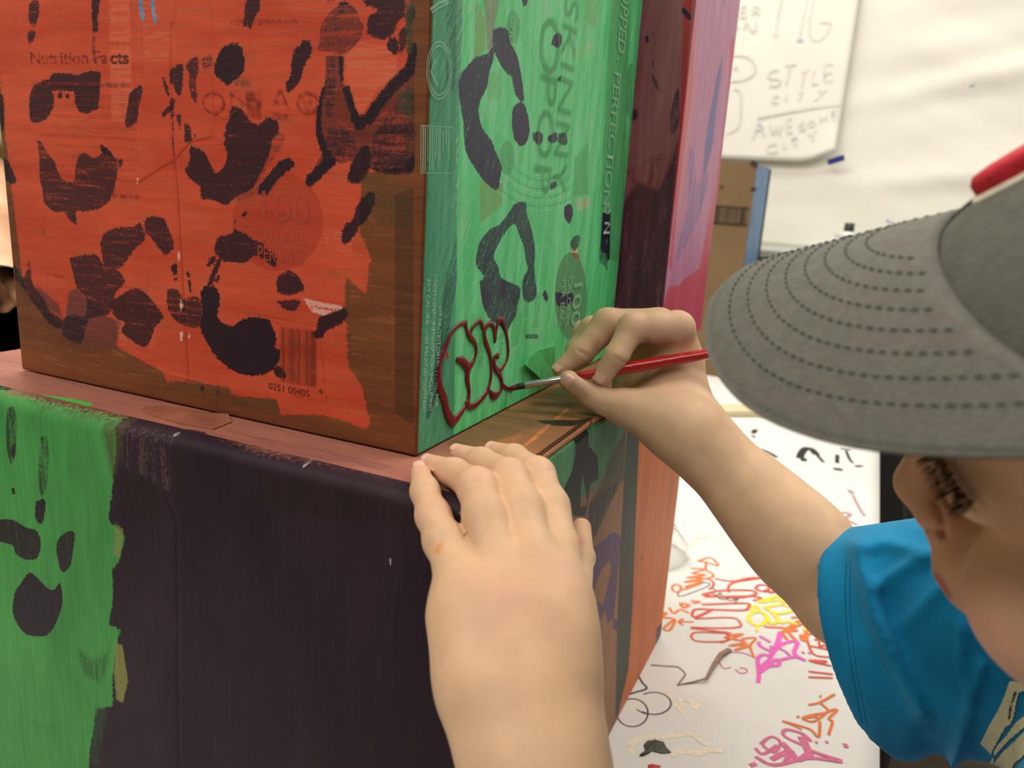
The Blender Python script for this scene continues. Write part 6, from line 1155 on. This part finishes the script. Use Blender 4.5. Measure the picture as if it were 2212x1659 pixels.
# ------------------------------------------------------------------ second person beyond the left edge
oth = Body(); arm = Limb(.012)
arm.chain([J(-190, 120, 1.02, 70), J(-60, 330, .98, 58), J(-22, 470, .95, 46), J(-14, 560, .93, 40)]); arm.chain([J(-14, 560, .93, 40), J(2, 600, .92, 36), J(6, 628, .91, 30)])
oth.base.append(arm)
for k, (dx, dd) in enumerate(((0, 0), (-12, .012), (-24, .024), (-34, .036))): oth.fing.append(Limb(.004).chain([J(8 + dx, 625, .91 + dd, 16), J(22 + dx, 650, .905 + dd, 13), J(10 + dx, 666, .90 + dd, 11)]))
oth.fing.append(Limb(.004).chain([J(4, 590, .90, 18), J(26, 612, .885, 14), J(34, 640, .88, 11)]))
osh = pt(-190, 120, 1.02); tors = Limb(.03).chain([(osh, .055), (osh + np.array((-.16, .06, .02)), .07), (osh + np.array((-.17, .07, -.40)), .09)]).chain([(osh + np.array((-.16, .06, .06)), .045), (osh + np.array((-.15, .05, .14)), .04)]); tors.ell(osh + np.array((-.14, .04, .24)), np.eye(3), (.085, .075, .11)); oth.base.append(tors)
for s in (-1, 1): tors.ell(osh + np.array((-.065, .01 + .028 * s, .26)), np.eye(3), (.012, .014, .010))
tors.ell(osh + np.array((-.05, .04, .225)), np.eye(3), (.016, .011, .014))
ap = np.concatenate([[q[5], q[6]] for L in oth.base + oth.fing for q in L.pr]); OV, OQ = mesh_sdf(oth, ap.min(0) - .02, ap.max(0) + .02, .004)
m_skin2 = mat('warm_skin', (224, 168, 130), .5, .06, 40)
p2 = empty('person', (osh[0] - .17, osh[1] + .07, ZF)); tag(p2, 'person in olive top and black trousers reaching in at the far left edge', 'person')
ob = npmesh('body', OV, OQ, m_skin2)
def top2(P, lo, hi, mg=.03):
    d = smin(rcone(P, osh, osh + np.array((-.16, .06, .02)), .072, .085), rcone(P, osh + np.array((-.16, .06, .02)), osh + np.array((-.17, .07, -.40)), .088, .115), .03)
    e = pt(-40, 375, .975); d = smin(d, rcone(P, osh, e, .066, .05), .03); w = (e - osh) / np.linalg.norm(e - osh); return np.maximum(d, (P - e) @ w)
UV_, UQ = mesh_sdf(top2, ap.min(0) - .08, ap.max(0) + .08, .008)
def pants2(P, lo, hi, mg=.03):
    h2 = osh + np.array((-.17, .07, -.42)); d = rcone(P, h2, h2 + np.array((0, 0, -.1)), .115, .13)
    d = smin(d, rcone(P, h2 + np.array((.05, 0, -.02)), pt(-10, 720, .86), .12, .075), .03)
    for s in (-1, 1): d = smin(d, rcone(P, h2 + np.array((0, .08 * s, -.1)), np.array((h2[0], h2[1] + .09 * s, ZF + .05)), .09, .055), .03)
    return d
h2 = osh + np.array((-.17, .07, -.42)); RV, RQ = mesh_sdf(pants2, (h2[0] - .3, h2[1] - .35, ZF + .002), (h2[0] + .45, h2[1] + .35, h2[2] + .2), .010)
adopt(p2, ob, npmesh('olive_top', UV_, UQ, mat('olive_cotton', (120, 108, 50), .85)), npmesh('trousers', RV, RQ, mat('black_cotton', (14, 14, 15), .9)), pydata('hair', [osh + np.array((-.14 + .09 * math.cos(a) * math.cos(e) - .012, .04 + .08 * math.sin(a) * math.cos(e), .25 + .115 * math.sin(e))) for e in np.linspace(.15, 1.57, 8) for a in np.linspace(0, 6.283, 25)], [(j * 25 + i, j * 25 + i + 1, (j + 1) * 25 + i + 1, (j + 1) * 25 + i) for j in range(7) for i in range(24)], mat('dark_hair', (40, 30, 24), .6), None, True))
